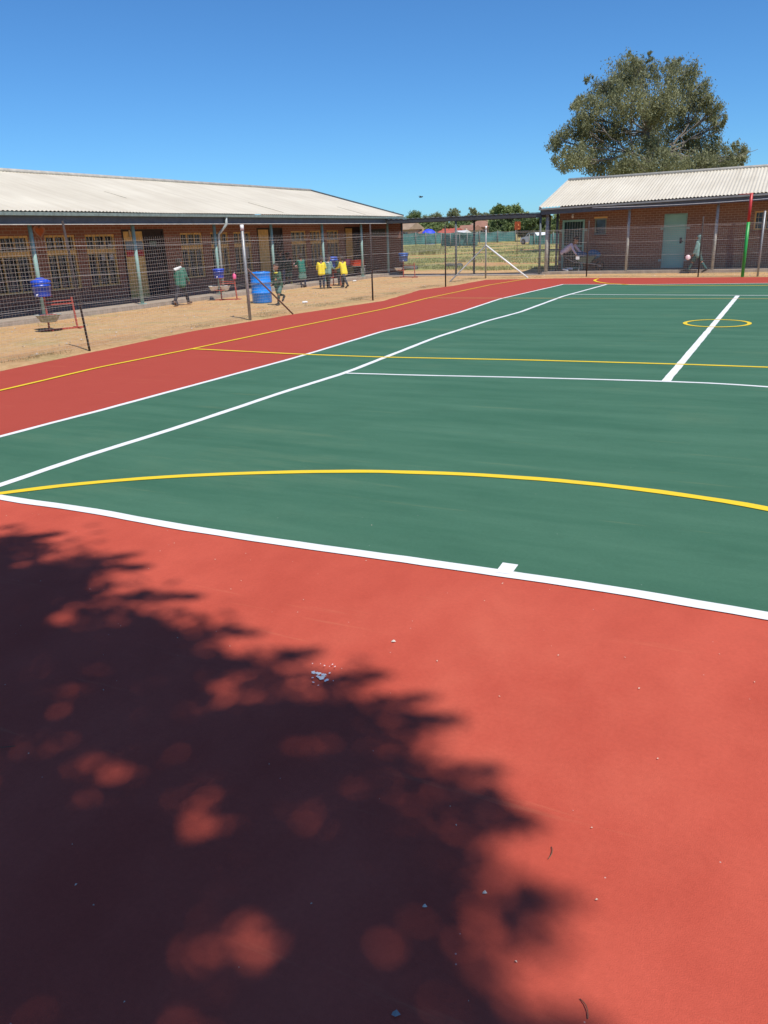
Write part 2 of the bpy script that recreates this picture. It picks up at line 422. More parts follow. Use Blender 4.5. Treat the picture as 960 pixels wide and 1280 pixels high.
def window(parent, axis, c, a0, a1, z0, z1, trans=None, nm=2, frame=M_ochre, bars=True, papers=(), bright=None):
    P = (lambda a,z,d=0: Vector((c-d,a,z))) if axis == 'x' else (lambda a,z,d=0: Vector((a,c+d,z)))
    D = .05; w = .055
    b = MB()
    def fb(a,z,a2,z2,ww,dd=D): b.bar(P(a,z,dd), P(a2,z2,dd), ww, .05, up=P(0,0,1)-P(0,0,0))
    fb(a0,z1-w/2,a1,z1-w/2,w); fb(a0,z0+w/2,a1,z0+w/2,w); fb(a0+w/2,z0,a0+w/2,z1,w,D+.004); fb(a1-w/2,z0,a1-w/2,z1,w,D+.004)
    if trans: fb(a0,trans,a1,trans,.13,D-.004)
    for k in range(1,nm+1):
        a = a0+(a1-a0)*k/(nm+1); fb(a,z0,a,z1,.035,D+.008)
    win = b.build('window', frame, parent)
    g = MB(); g.add([P(a0,z0,.10),P(a1,z0,.10),P(a1,z1,.10),P(a0,z1,.10)], [(0,1,2,3)]); g.build('pane', M_glass, win)
    if bars:
        q = MB(); nz = max(3,int((z1-z0)/.17)); na = max(3,int((a1-a0)/.14))
        for k in range(1,nz): z = z0+(z1-z0)*k/nz; q.bar(P(a0,z,.012),P(a1,z,.012),.012)
        for k in range(1,na): a = a0+(a1-a0)*k/na; q.bar(P(a,z0,.016),P(a,z1,.016),.012)
        q.build('burglar_bars', M_bars, win)
    sl = MB()
    if axis == 'x': sl.box((c-.13,a0-.05,z0-.07),(c+.05,a1+.05,z0-.003))
    else: sl.box((a0-.05,c-.05,z0-.07),(a1+.05,c+.13,z0-.003))
    sl.build('sill', M_brickdark, win)
    for (f0,f1,g0,g1) in papers:
        pa = MB(); pa.add([P(a0+(a1-a0)*f0,z0+(z1-z0)*g0,.085),P(a0+(a1-a0)*f1,z0+(z1-z0)*g0,.085),P(a0+(a1-a0)*f1,z0+(z1-z0)*g1,.085),P(a0+(a1-a0)*f0,z0+(z1-z0)*g1,.085)], [(0,1,2,3)])
        pa.build('paper_sheet', M_paper, win)
    return win
M_brickdark = mat('brick_sill', (.20,.10,.07), .85)
M_paper = mat('paper', (.55,.53,.52), .8, .05)

# ------------------------------------------------------------------ left classroom block
LB = thing('classroom_block', (-19.5, 14, 0), 'long brick classroom block with veranda posts and cream corrugated roof', 'school building')
XW, XC, XE = -17.2, -15.4, -15.0
wins = [(10.35,12.12,None),(12.66,13.73,None),(14.10,15.27,'p'),(18.26,19.40,None),(19.86,20.88,None),(21.2,22.27,None),(25.08,26.22,None),(26.56,27.47,None),(27.97,29.02,None)]
wins0 = [(2.0,3.6,None),(4.2,5.6,None),(8.2,9.8,None)]
doors = [(15.60,16.47,16.47,17.42),(22.72,23.46,23.46,24.42),(29.62,30.32,30.32,31.12)]
ops = [(a,b_,.56,2.02) for a,b_,_ in wins0+wins] + [(a,d,.10,2.15) for a,b_,c_,d in doors]
w_ = wall_open('x', XW, 0, 31.3, -.1, 2.62, ops, .16)
w_.box((-24.4,0,-.1),(-24.2,31.3,2.5)); w_.box((-24.2,-.2,-.1),(XW,0,2.6)); w_.box((-24.2,31.3,-.1),(XW,31.5,2.6))
w_.box((XW+.003,31.25,-.1),(XC+.25,31.47,2.42))
for Y in (-.1, 31.4): w_.add([(-24.2,Y,2.6),(-15.4,Y,2.45),(-19.9,Y,3.75)],[(0,1,2)])
w_.build('wall', M_brick, LB)
for i,(a,b_,k) in enumerate(wins0+wins):
    pp = [(.52,.72,.50,.80),(.80,.98,.50,.82)] if k == 'p' else ([(.02,.12,.62,.86)] if i == 3 else ([(.7,.9,.35,.75)] if i == 8 else []))
    window(LB, 'x', XW, a, b_, .56, 2.02, trans=1.56, nm=2 if b_-a < 1.3 else 3, papers=pp)
for i,(a,b_,c_,d) in enumerate(doors):
    fr = MB(); 
    for q in (a,d): fr.box((XW-.10,q-.03,.10),(XW+.012,q+.03,2.15))
    fr.box((XW-.10,a+.03,2.09),(XW+.010,d-.03,2.15)); f_ = fr.build('door_frame', M_dark, LB)
    lf = MB(); lf.box((XW-.05,a+.03,.10),(XW-.01,b_,2.09))
    for z in (.35,1.15): lf.box((XW-.01,a+.13,z),(XW+.004,b_-.1,z+.62))
    dr = lf.build('door', M_ochre, LB, label='ochre painted timber door leaf')
    h = MB(); h.tube([(XW,b_-.07,1.05),(XW+.05,b_-.07,1.05),(XW+.05,b_-.16,1.05)], .012, 6); h.build('handle', M_galv, dr)
    if i == 0:
        po = MB(); po.box((XW+.006,a+.08,1.55),(XW+.012,b_-.05,1.80)); po.build('poster', mat('grey_blue_poster', (.20,.27,.33), .8), dr)
        po = MB(); po.box((XW+.006,a+.08,1.36),(XW+.012,b_-.05,1.545)); po.build('poster', mat('red_poster', (.45,.04,.05), .8), dr)
        po = MB(); po.box((XW+.006,a+.28,1.93),(XW+.02,a+.34,2.13)).box((XW+.006,a+.42,1.93),(XW+.02,a+.48,2.13)); po.build('hasp', M_bars, dr)
    dk = MB(); dk.box((XW-.07,c_+.0,.10),(XW-.04,d-.03,2.09))
    for k in range(6):
        yy = c_+.08+k*.14; dk.box((XW-.04,yy,.14),(XW-.03,yy+.012,2.05))
    dd = dk.build('door', M_dark, LB, label='dark double door leaf')
    if i == 0:
        po = MB(); po.box((XW-.028,c_+.3,1.62),(XW-.02,c_+.62,1.80)); po.build('notice_plate', mat('faded_green_plate', (.12,.18,.16), .7), dd)
v_ = MB(); v_.box((XW,-.2,-.1),(XC+.12,31.2,.085)); v_.build('veranda_floor', M_conc, LB)
rdg = Vector((-19.9,0,3.86))
rl = corrugated((XE,-.5,2.53),(XE,31.3,2.53),(-19.9,31.3,3.86),(-19.9,-.5,3.86))
rl2 = corrugated((-24.8,-.5,2.53),(-24.8,31.3,2.53),(-19.9,31.3,3.86),(-19.9,-.5,3.86))
rf = rl.build('roof', M_roof, LB)
rl2.build('roof', M_roof, LB)
b = MB(); b.tube([(-19.9,-.5,3.885),(-19.9,31.3,3.885)], .07, 8); b.build('ridge_cap', M_ridge, rf)
# sheet laps and stains: thin raised side-lap strips seen as dark seams
for k in range(5):
    b = MB(); Y = 3.5+k*6.1+ru(-.3,.3); t0 = ru(0,.1); t1 = ru(.16,.38)
    if k % 4 == 2: t0, t1 = ru(.3,.4), ru(.5,.7)
    for t in (0,):
        p = Vector((XE,Y,2.53)).lerp(Vector((-19.9,Y,3.86)), t0); q = Vector((XE,Y,2.53)).lerp(Vector((-19.9,Y,3.86)), t1)
        b.bar(p+Vector((0,0,.018)), q+Vector((0,0,.018)), .014, .02)
    b.build('sheet_lap', mat('dark_lap_seam', (.42,.38,.30), .8), rf)
b = MB(); b.bar((XE-.05,31.33,2.52),(-19.9,31.33,3.85),.05,.16); b.build('verge_board', M_fascia, LB)
b = MB(); b.box((XE-.10,-.5,2.24),(XE-.06,31.3,2.47)); b.build('fascia', M_fascia, LB)
b = MB(); b.box((XE-.055,-.5,2.218),(XE-.03,31.3,2.238)); b.build('ceiling_trim', M_trim, LB)
b = MB()
pr = [(-.055,.0),(-.055,-.075),(.06,-.075),(.075,0.0)]
vs = [(XE+x, y, 2.50+z) for y in (-.5,31.3) for x,z in pr]
b.add(vs, [(0,1,5,4),(1,2,6,5),(2,3,7,6),(0,3,2,1),(4,5,6,7)]); b.build('gutter', M_gutter, LB)
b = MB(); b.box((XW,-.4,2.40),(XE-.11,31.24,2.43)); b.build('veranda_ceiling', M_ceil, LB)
for Y in (4.0,7.3,10.67,14.15,17.78,20.98,24.51,27.78,30.34):
    b = MB(); b.tube([(XC,Y,-.03),(XC,Y,2.42)], .052, 12).box((XC-.09,Y-.09,.085),(XC+.09,Y+.09,.10)); b.build('veranda_post', M_aqua, LB)
b = MB(); Y = 17.78
b.tube([(XE+.01,Y+.12,2.43),(XE+.01,Y+.12,2.22),(XE-.06,Y+.08,2.12),(XC+.12,Y+.05,1.93),(XC+.10,Y+.05,1.8),(XC+.10,Y+.05,.15)], .042, 10); b.build('downpipe', mat('pale_downpipe', (.42,.47,.45), .5), LB)
# room plate on the end wall of the veranda
pl_ = MB(); pl_.box((-16.75,31.225,1.72),(-15.95,31.245,2.02)); plate = pl_.build('room_plate', mat('grey_room_plate', (.085,.095,.085), .7), LB)
def text(body, size, loc, rot, m, parent, name='lettering', ext=.003):
    cu = bpy.data.curves.new(name, 'FONT'); cu.body = body; cu.size = size; cu.extrude = ext; cu.align_x = 'CENTER'; cu.align_y = 'CENTER'
    tmp = bpy.data.objects.new('t', cu); COL.objects.link(tmp)
    dg = bpy.context.evaluated_depsgraph_get(); me = bpy.data.meshes.new_from_object(tmp.evaluated_get(dg))
    bpy.data.objects.remove(tmp)
    me.materials.clear(); me.materials.append(m); o = bpy.data.objects.new(name, me); COL.objects.link(o)
    o.parent = parent; o.location = Vector(loc)-wloc(parent); o.rotation_euler = rot; return o
for ch,dx in (('1',-.12),('1',-.02),('A',.11)): text(ch, .20, (-16.42+dx,31.218,1.86), (R(90),0,0), mat('pale_lettering', (.30,.31,.29), .6), plate)

# heart sign on the wall
hs = MB(); c = Vector((XW+.03, 12.5, 2.12))
def heart(s, x):
    pts = []
    for k in range(40):
        a = 2*math.pi*k/40
        hx = 16*math.sin(a)**3; hy = 13*math.cos(a)-5*math.cos(2*a)-2*math.cos(3*a)-math.cos(4*a)
        pts.append((x, c.y+hx*s, c.z+hy*s))
    return pts
HS = thing('heart_sign', (XW, 12.5, 2.1), 'orange painted heart with pale border on the brick wall under the eave', 'sign')
def heartmesh(s, x0, x1):
    a = heart(s, x0); b_ = heart(s, x1); n = 40
    return MB().add(a+b_, [list(range(n)), [n+k for k in reversed(range(n))]] + [(k,(k+1)%n,n+(k+1)%n,n+k) for k in range(n)])
heartmesh(.0125, XW+.003, XW+.03).build('border', mat('pale_pink_border', (.42,.22,.16), .7), HS)
heartmesh(.0085, XW+.031, XW+.04).build('panel', mat('orange_heart', (.48,.13,.04), .7), HS)

# ------------------------------------------------------------------ right block
RB = thing('brick_block', (1, 33, 0), 'brick block with mint green door and gated entrance under a corrugated roof, right side', 'school building')
X0, X1, YW, YE = -7.77, 12.0, 31.2, 29.5
def ez(x): return 2.56 + .018*(x+8)
gate = (-7.63,-6.70,.10,2.07); wn = (-6.3,-5.82,1.45,2.08); dr = (-3.56,-2.70,.10,2.14); wn2 = (-.29,.55,1.43,2.11); wn3 = (3.2,4.6,1.0,2.1)
w_ = wall_open('y', YW, X0, X1, -.1, 2.75, [gate,wn,dr,wn2,wn3], .18)
w_.box((X0,36.6,-.1),(X1,36.8,2.6)); w_.box((X0,YW+.003,-.1),(X0+.2,36.6,2.6)); w_.box((X1-.2,YW+.003,-.1),(X1,36.6,2.6))
for X in (X0+.02, X1-.02): w_.add([(X,YW,2.6),(X,36.8,2.6),(X,34.0,3.55)],[(0,1,2)])
w_.build('wall', M_brick_r, RB)
b = MB(); b.box((-8.05,YE+.2,-.1),(12,YW-.0,.075)); b.build('veranda_floor', M_conc, RB)
ridgeY = 33.9
ra = corrugated((-8.12,YE-.12,ez(-8)),(12.2,YE-.12,ez(12.2)),(12.2,ridgeY,3.86),(-8.12,ridgeY,3.74), pitch=.125, amp=.02)
rf = ra.build('roof', M_roof_r, RB)
corrugated((-8.12,38,ez(-8)),(12.2,38,ez(12.2)),(12.2,ridgeY,3.86),(-8.12,ridgeY,3.74), pitch=.125, amp=.016).build('roof', M_roof_r, RB)
b = MB(); b.tube([(-8.12,ridgeY,3.77),(12.2,ridgeY,3.89)], .07, 8); b.build('ridge_cap', M_ridge, rf)
def sloped(x0,x1,y0,y1,d0,d1):
    return MB().add([(x,y,ez(x)+d) for x in (x0,x1) for y in (y0,y1) for d in (d0,d1)], [(0,1,3,2),(4,6,7,5),(0,4,5,1),(2,3,7,6),(0,2,6,4),(1,5,7,3)])
sloped(-8.12,12.2,YE-.03,YE+.01,-.27,-.06).build('fascia', M_fascia, RB)
sloped(-8.16,12.2,YE-.14,YE-.035,-.10,-.035).build('gutter', mat('grey_gutter', (.22,.225,.215), .7), RB)
b = MB(); b.bar((-8.14,YE-.1,ez(-8)-.02),(-8.14,ridgeY,3.72),.04,.12); b.build('verge_board', M_trim, RB)
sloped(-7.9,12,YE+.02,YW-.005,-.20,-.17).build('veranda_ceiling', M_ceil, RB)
for X,mm in ((-7.9,M_aqua_s),(-7.62,M_steelpost),(-4.68,M_aqua_s),(-1.5,M_aqua_s),(1.8,M_aqua_s),(5.2,M_aqua_s)):
    yy = YE+.28 if X != -7.62 else YE+.8
    b = MB(); b.tube([(X,yy,-.06),(X,yy,ez(X)-.2)], .052 if X != -7.9 else .075, 12); b.build('veranda_post', mm, RB)
# gate door
b = MB(); x0,x1,z0,z1 = gate
for q in (x0+.04,x1-.04): b.box((q-.04,YW-.02,z0),(q+.04,YW+.06,z1))
b.box((x0+.08,YW-.018,z1-.08),(x1-.08,YW+.058,z1)); b.box((x0+.08,YW-.018,z0+.02),(x1-.08,YW+.05,z0+.08)); b.box((x0+.08,YW-.017,1.0),(x1-.08,YW+.05,1.06))
gd = b.build('security_gate', M_doorg, RB)
b = MB()
for k in range(1,7):
    q = x0+.08+(x1-x0-.16)*k/7; b.tube([(q,YW+.01,z0+.08),(q,YW+.01,z1-.08)], .012, 6)
b.build('bars', mat('pale_bar_paint', (.34,.40,.36), .5), gd)
b = MB(); b.box((x0,YW+.14,z0),(x1,YW+.17,z1)); b.build('door', mat('dark_green_door', (.03,.08,.065), .6), RB, label='dark green door behind the gate')
M_lug = mat('pale_green_lug', (.33,.42,.36), .6)
for (q0,q1) in ((x0-.12,x0-.005),(x1+.005,x1+.12)):
    for z in (.35,1.6): MB().box((q0,YW-.02,z),(q1,YW-.003,z+.10)).build('hinge_lug', M_lug, RB)
for (q0,q1) in ((dr[0]-.12,dr[0]-.005),(dr[1]+.005,dr[1]+.12)):
    for z in (.35,1.55): MB().box((q0,YW-.02,z),(q1,YW-.003,z+.09)).build('hinge_lug', M_lug, RB)
b = MB(); b.lathe((-7.2,YW-.10,2.22), [(.001,-.09),(.04,-.07),(.055,-.02),(.04,.03),(.025,.05),(.001,.05)], 12); b.box((-7.24,YW-.10,2.27),(-7.16,YW-.003,2.30)); b.build('lamp', M_whitep, RB)
# mint door
x0,x1,z0,z1 = dr
b = MB(); b.box((x0,YW-.018,z0),(x0+.045,YW+.08,z1)).box((x1-.045,YW-.018,z0),(x1,YW+.08,z1)).box((x0+.045,YW-.018,z1-.045),(x1-.045,YW+.08,z1)); b.build('door_frame', mat('mint_frame', (.24,.44,.36), .5), RB)
b = MB(); b.box((x0+.047,YW,z0),(x1-.047,YW+.04,z1-.047)); dl = b.build('door', M_doorg, RB, label='mint green steel door')
b = MB(); b.box((x1-.22,YW-.02,1.02),(x1-.14,YW-.002,1.24)); b.tube([(x1-.18,YW-.02,1.10),(x1-.18,YW-.06,1.10),(x1-.07,YW-.06,1.10)], .014, 6); b.build('handle', mat('black_handle', (.02,.03,.03), .4), dl)
window(RB, 'y', YW, *wn, nm=0, frame=mat('pale_green_window_frame', (.22,.28,.23), .6), bars=False)
b = MB(); b.box((wn[0]-.03,YW-.012,wn[3]+.003),(wn[1]+.03,YW+.02,wn[3]+.07)); b.build('lintel', M_ochre, RB)
window(RB, 'y', YW, *wn2, nm=1, frame=M_ochre); window(RB, 'y', YW, *wn3, nm=3, frame=M_ochre)
# thin rope hanging along the eave
b = MB(); b.tube([Vector((-6+u*12, YE-.3, ez(-6+u*12)-.14-.10*math.sin(math.pi*min(1,u*1.3)))) for u in [i/20 for i in range(21)]], .010, 5); b.build('cable', mat('pale_cable', (.5,.5,.5), .5), RB)

# ------------------------------------------------------------------ covered walkway
CW = thing('covered_walkway', (-11.5,30,0), 'low dark roofed walkway on thin posts linking the two brick blocks', 'walkway')
b = MB(); n = 120
za = 2.38
vs = []
for y in (29.45,31.0):
    for i in range(n+1):
        x = -15.05+7.0*i/n; vs.append((x,y,za+.012*math.sin(i*math.pi/2*1.0)+ (.03 if y > 30 else 0)))
b.add(vs, [(i,i+1,n+1+i+1,n+1+i) for i in range(n)], True); b.build('roof', mat('dark_grey_sheet', (.10,.11,.11), .6), CW)
for y in (29.5,30.95):
    b = MB(); b.box((-15.0,y-.03,za-.17),(-8.1,y+.03,za-.02)); b.build('beam', mat('dark_beam', (.05,.055,.06), .6), CW)
for X,Y in ((-11.78,29.55),(-11.45,30.9),(-8.12,29.55),(-8.1,30.9),(-14.95,30.9)):
    b = MB(); b.tube([(X,Y,-.05),(X,Y,za-.1)], .045, 10); b.build('post', M_steelpost, CW)

# ------------------------------------------------------------------ perimeter fence
PF = thing('mesh_fence', (-9.75,12,0), 'wire mesh perimeter fence with odd iron and galvanised posts along the court edge', 'fence')
XF = -9.8
def fpost(x, y, h, r, m, lean=(0,0), cap=None):
    b = MB(); b.tube([(x,y,-.15),(x+lean[0],y+lean[1],h)], r, 10); o = b.build('post', m, PF)
    if cap:
        c_ = MB(); c_.tube([(x+lean[0]*.93,y+lean[1]*.93,h*.945),(x+lean[0],y+lean[1],h+.01)], r+.006, 10); c_.build('cap', M_whitep, o)
    return o
fpost(-9.8,1.3,2.1,.03,M_iron)
pA = gp(112,435); fpost(pA.x,pA.y,2.10,.019,M_iron,(-.06,-.10))
pB = gp(312.5,398); fpost(pB.x,pB.y,2.02,.036,M_galv,cap=True)
pC = gp(466,373); fpost(pC.x,pC.y,2.02,.024,M_iron)
pD = gp(557,356.5); fpost(pD.x,pD.y,1.95,.024,M_iron)
pE = gp(607,347); fpost(pE.x,pE.y,1.92,.030,M_galv,cap=True)
pF_ = gp(733,345); fpost(pF_.x,pF_.y,1.98,.024,M_iron)
pG = gp(872.5,345); fpost(pG.x,pG.y,1.96,.024,M_iron)
pH = gp(947,344.5); fpost(pH.x,pH.y,2.05,.034,M_galv)
fpost(4.0,26.6,2.05,.024,M_iron); fpost(8.0,26.5,2.05,.024,M_iron)
b = MB(); b.tube([(pB.x,pB.y+.05,1.10),(gp(366,391).x,gp(366,391).y,-.03)], .019, 8); b.build('brace', mat('brown_brace', (.16,.09,.07), .7), PF)
q = gp(562,351.5); b = MB(); b.tube([(pE.x,pE.y,1.22),(q.x,q.y,-.03)], .025, 8); b.build('brace', M_galv, PF)
q = gp(660,346.5); b = MB(); b.tube([(pE.x,pE.y,1.22),(q.x,q.y,-.03)], .033, 8); b.build('brace', M_whitep, PF, label='white painted diagonal brace')
# square wire mesh
def meshrun(a, b_, z0, z1, cell=.055, r=.0019, seed=1):
    a = Vector(a); b_ = Vector(b_); L = (b_-a).length; d = (b_-a)/L; side = Vector((-d.y, d.x, 0))
    m_ = MB()
    def pt(s_, z):
        o = .05*noise.noise(Vector((s_*.6, z*1.0, seed)))
        return a + d*s_ + side*o + Vector((0,0,z+.035*noise.noise(Vector((s_*.45, z*.8, seed+4)))))
    def wire(pts):
        base = len(m_.v)
        for p in pts:
            m_.v += [p+side*r, p-side*r*.5+Vector((0,0,r))+d*r*.6, p-side*r*.5-Vector((0,0,r))-d*r*.6]
        for i in range(len(pts)-1):
            for k in range(3):
                k2 = (k+1)%3; m_.f.append([base+i*3+k, base+(i+1)*3+k, base+(i+1)*3+k2, base+i*3+k2]); m_.sm.append(False)
    nv = int(L/cell); nh = int((z1-z0)/cell)
    for i in range(nv+1): wire([pt(i*cell, z0+(z1-z0)*k/6) for k in range(7)])
    for j in range(nh+1): wire([pt(L*k/int(L*1.5), z0+j*cell) for k in range(int(L*1.5)+1)])
    return m_
runs = [((XF,-4,0),(pA.x,pA.y,0)),((pA.x,pA.y,0),(pB.x,pB.y,0)),((pB.x,pB.y,0),(pC.x,pC.y,0)),((pC.x,pC.y,0),(pD.x,pD.y,0)),((pD.x,pD.y,0),(pE.x,pE.y,0)),
        ((pE.x,pE.y,0),(pF_.x,pF_.y,0)),((pF_.x,pF_.y,0),(pG.x,pG.y,0)),((pG.x,pG.y,0),(pH.x,pH.y,0)),((pH.x,pH.y,0),(8.0,26.5,0))]
for i,(a,b_) in enumerate(runs):
    near = i < 5
    meshrun(a, b_, .03, 1.82 if near else 1.72, (.062 if near else .062), .0013 if near else .0018, i*3+1).build('wire_mesh', M_wire, PF)
b = MB()
for i,(a,b_) in enumerate(runs):
    a = Vector(a); b_ = Vector(b_)
    for z in (.75,1.22,1.70):
        b.tube([a.lerp(b_,k/8)+Vector((.012,0,z-.035*math.sin(math.pi*k/8)*(1 if z>1 else .6))) for k in range(9)], .0035, 5)
b.build('tension_wire', mat('tension_wire_steel', (.40,.37,.33), .5), PF)

# netball post
q = gp(928,345.2)
NP = thing('netball_post', (q.x,q.y,0), 'netball post with red upper and bright green lower half at far right', 'goal post')
b = MB(); b.tube([(q.x,q.y,-.05),(q.x,q.y,1.72)], .052, 14); b.build('lower_pole', M_npgreen, NP)
b = MB(); b.tube([(q.x,q.y,1.72),(q.x,q.y,2.62)], .048, 14); b.build('upper_pole', M_npred, NP)
b = MB(); b.tube([(q.x,q.y,2.58),(q.x-.10,q.y-.18,2.58)], .012, 6)
ring = [(q.x-.17+.19*math.cos(a), q.y-.34+.19*math.sin(a)*.9, 2.58) for a in [2*math.pi*k/20 for k in range(21)]]
b.tube(ring, .010, 5); b.build('hoop', mat('faded_red_hoop', (.45,.12,.10), .5), NP)

# ------------------------------------------------------------------ drum
q = gp(328,377)
DR = thing('plastic_drum', (q.x,q.y,-.03), 'big bright blue plastic drum standing on the sand behind the fence', 'drum')
H = .86; r = .285
prof = [(.001,0),(r*.93,0),(r,.03),(r,.26),(r+.014,.275),(r+.014,.30),(r,.315),(r,.55),(r+.014,.565),(r+.014,.59),(r,.605),(r,H-.05),(r+.008,H-.04),(r+.008,H-.01),(r*.94,H),(r*.9,H-.015),(.001,H-.015)]
b = MB(); b.lathe((q.x,q.y,-.03), prof, 32); b.build('body', M_blue, DR)
b = MB(); b.lathe((q.x+.14,q.y-.03,-.03+H-.014), [(.045,0),(.045,.03),(.001,.03)], 12); b.build('bung', M_blue, DR)
b = MB(); b.lathe((q.x-.14,q.y+.03,-.03+H-.014), [(.03,0),(.03,.025),(.001,.025)], 12); b.build('bung', M_blue, DR)

# ------------------------------------------------------------------ hand-wash stands, buckets, basins
SR = Vector((.89,-.45,0)); SA = Vector((.45,.89,0))        # along / across the veranda yard
def stand(base, d, h, w, label, soap=False, s=1.):
    base = Vector(base); d = Vector(d).normalized(); n_ = Vector((-d.y,d.x,0))
    T = thing('handwash_stand', base, label, 'stand', 'red hand washing stands')
    P = lambda a,c_,z: base + d*a + n_*c_ + Vector((0,0,z))
    b = MB()
    for a in (0, w): b.bar(P(a,-.20,.02), P(a,.20,.02), .03)
    b.bar(P(-.2,0,.022), P(w+.15,0,.022), .032); b.build('foot_rail', M_redst, T)
    for a,hh in ((0,h*.66),(w,h*.62)):
        b = MB(); b.bar(P(a,0,.03), P(a-(.03 if a else 0),0,hh), .03); b.build('upright', M_redst, T)
    b = MB(); b.bar(P(0,0,h*.50), P(w,0,h*.50), .025); b.bar(P(0,0,h*.56), P(w*.95,0,h*.56), .02); b.bar(P(0,0,h*.66), P(0,.0,h*.66+.01), .24, .24); b.build('crossbar', M_redst, T)
    ring = MB(); rr = [P(.17*math.cos(t)+.0, .17*math.sin(t)-.10, h*.31) for t in [2*math.pi*k/16 for k in range(17)]]; ring.tube(rr, .01, 5)
    ring.build('basin_ring', M_redst, T)
    return P
def bucket(c, r, h, m, label, cone=False):
    c = Vector(c); T = thing('water_bucket', c, label, 'bucket', 'blue water buckets on stands')
    b = MB(); b.lathe(c, [(.001,0),(r*.84,0),(r*.86,.01),(r*.93,h*.7),(r*1.0,h*.72),(r*1.0,h*.76),(r*.95,h*.78),(r*.97,h)], 24); b.build('body', m, T)
    b = MB(); b.lathe(c, [(r*1.03,h-.02),(r*1.05,h),(r*1.0,h+.02),(r*.55,h+(.06 if cone else .03)),(r*.3,h+(.09 if cone else .035)),(.001,h+(.09 if cone else .035))], 24); b.build('lid', m, T)
    b = MB(); p = c+Vector((.25,-.6,0)).normalized()*r; b.tube([p+Vector((0,0,.05)), p+Vector((.02,-.05,.05)), p+Vector((.02,-.055,.01))], .012, 6); b.build('tap', M_whitep, T)
def basin(c, r, h, m, label, group='wash basins'):
    c = Vector(c); b = MB(); b.lathe(c, [(.001,0),(r*.55,0),(r*.62,.01),(r*.92,h*.85),(r*1.06,h),(r*1.08,h*.97),(r*1.0,h*.96),(r*.88,h*.8),(r*.55,.02),(.001,.02)], 24)
    o = b.build('wash_basin', m); recentre(o, c); tag(o, label, 'basin', group)
def soap(c, m, label):
    c = Vector(c); T = thing('soap_bottle', c, label, 'bottle')
    b = MB(); b.lathe(c, [(.001,0),(.05,0),(.055,.03),(.055,.13),(.02,.16),(.018,.18),(.001,.18)], 12); b.build('body', m, T)
    b = MB(); b.tube([c+Vector((0,0,.18)),c+Vector((0,0,.21)),c+Vector((.05,-.02,.20))], .008, 6); b.build('pump', M_whitep, T)
# first (near left)
q = gp(62,412)
P = stand((q.x,q.y,-.03), (.35,.9,0), 1.10, .62, 'red hand washing stand nearest the camera at far left', s=1.1)
bucket(P(-.02,0,.735), .20, .30, M_bblue, 'blue domed water bucket on the leftmost red stand', True)
basin(P(-.02,-.10,.20), .27, .16, mat('mottled_grey_basin', (.30,.31,.27), .5, .45, 14), 'wide mottled grey basin under the leftmost blue bucket')
# second
q = gp(283,374)
P = stand((q.x-.14,q.y-.05,-.03), (.75,.35,0), 1.0, .48, 'red hand washing stand with white basins beside the tall blue drum')
bucket(P(-.02,0,.67), .175, .25, M_bblue, 'blue water bucket above two white basins near the drainpipe')
basin(P(-.20,-.06,.30), .16, .14, M_enamel, 'left white basin on the stand beside the drainpipe post')
basin(P(.16,-.08,.30), .16, .14, M_enamel, 'right white basin on the stand beside the drainpipe post')
soap(P(.46,0,.62), M_pink, 'pink soap bottle on top of a red upright')
# third (behind the children)
q = gp(417,356)
P = stand((q.x,q.y,-.03), (.9,.1,0), 1.0, .30, 'red hand washing stand between the children in green and yellow')
bucket(P(-.02,0,.67), .24, .36, mat('mid_blue_plastic', (.02,.085,.42), .4), 'large blue water bucket behind the child with white collar')
# fourth (end of the block)
q = gp(507,346)
P = stand((q.x-.1,q.y,-.03), (.9,-.2,0), 1.0, .62, 'red hand washing stand at the far end of the classroom block')
bucket(P(.02,0,.67), .21, .32, mat('dull_blue_plastic', (.03,.11,.36), .4), 'dull blue water bucket at the far corner of the long block')
basin(P(-.18,-.1,.30), .18, .12, M_enamel, 'pale basin on the stand at the far block corner')

# table with crate and tub
q = gp(444,348)
TB = thing('small_table', (q.x,q.y,-.03), 'small steel legged table holding a red crate and a pink tub', 'table')
b = MB(); b.box((q.x-.5,q.y-.2,.50),(q.x+.45,q.y+.2,.53)); b.build('tabletop', M_galv, TB)
for dx,dy in ((-.45,-.16),(.4,-.16),(-.45,.16),(.4,.16)):
    b = MB(); b.tube([(q.x+dx,q.y+dy,-.03),(q.x+dx,q.y+dy,.50)], .014, 6); b.build('leg', M_galv, TB)
CT = thing('plastic_crate', (q.x+.1,q.y,.53), 'orange red plastic crate on the small table beside a veranda post', 'crate')
b = MB(); x0,y0 = q.x-.12,q.y-.15; x1,y1 = q.x+.38,q.y+.15
for (a,b_) in (((x0,y0,.532),(x1,y0+.02,.76)),((x0,y1-.02,.532),(x1,y1,.76)),((x0,y0+.02,.532),(x0+.02,y1-.02,.76)),((x1-.02,y0+.02,.532),(x1,y1-.02,.76)),((x0+.02,y0+.02,.532),(x1-.02,y1-.02,.55))): b.box(a,b_)
b.build('body', M_orange, CT)
b = MB()
for z in (.60,.68): b.box((x0-.005,y0-.008,z),(x1+.005,y0-.001,z+.02))
b.box((x0-.015,y0-.015,.745),(x1+.015,y0-.001,.775)); b.build('rim', mat('dark_orange_rib', (.60,.04,.02), .5), CT)
b = MB(); b.lathe((q.x-.33,q.y,.532), [(.001,0),(.13,0),(.15,.02),(.18,.27),(.19,.28),(.17,.28),(.14,.03),(.001,.03)], 20); o = b.build('pink_tub', mat('soft_pink_plastic', (.72,.20,.33), .45)); recentre(o,(q.x-.33,q.y,.532)); tag(o,'soft pink plastic tub next to the orange red crate','tub')

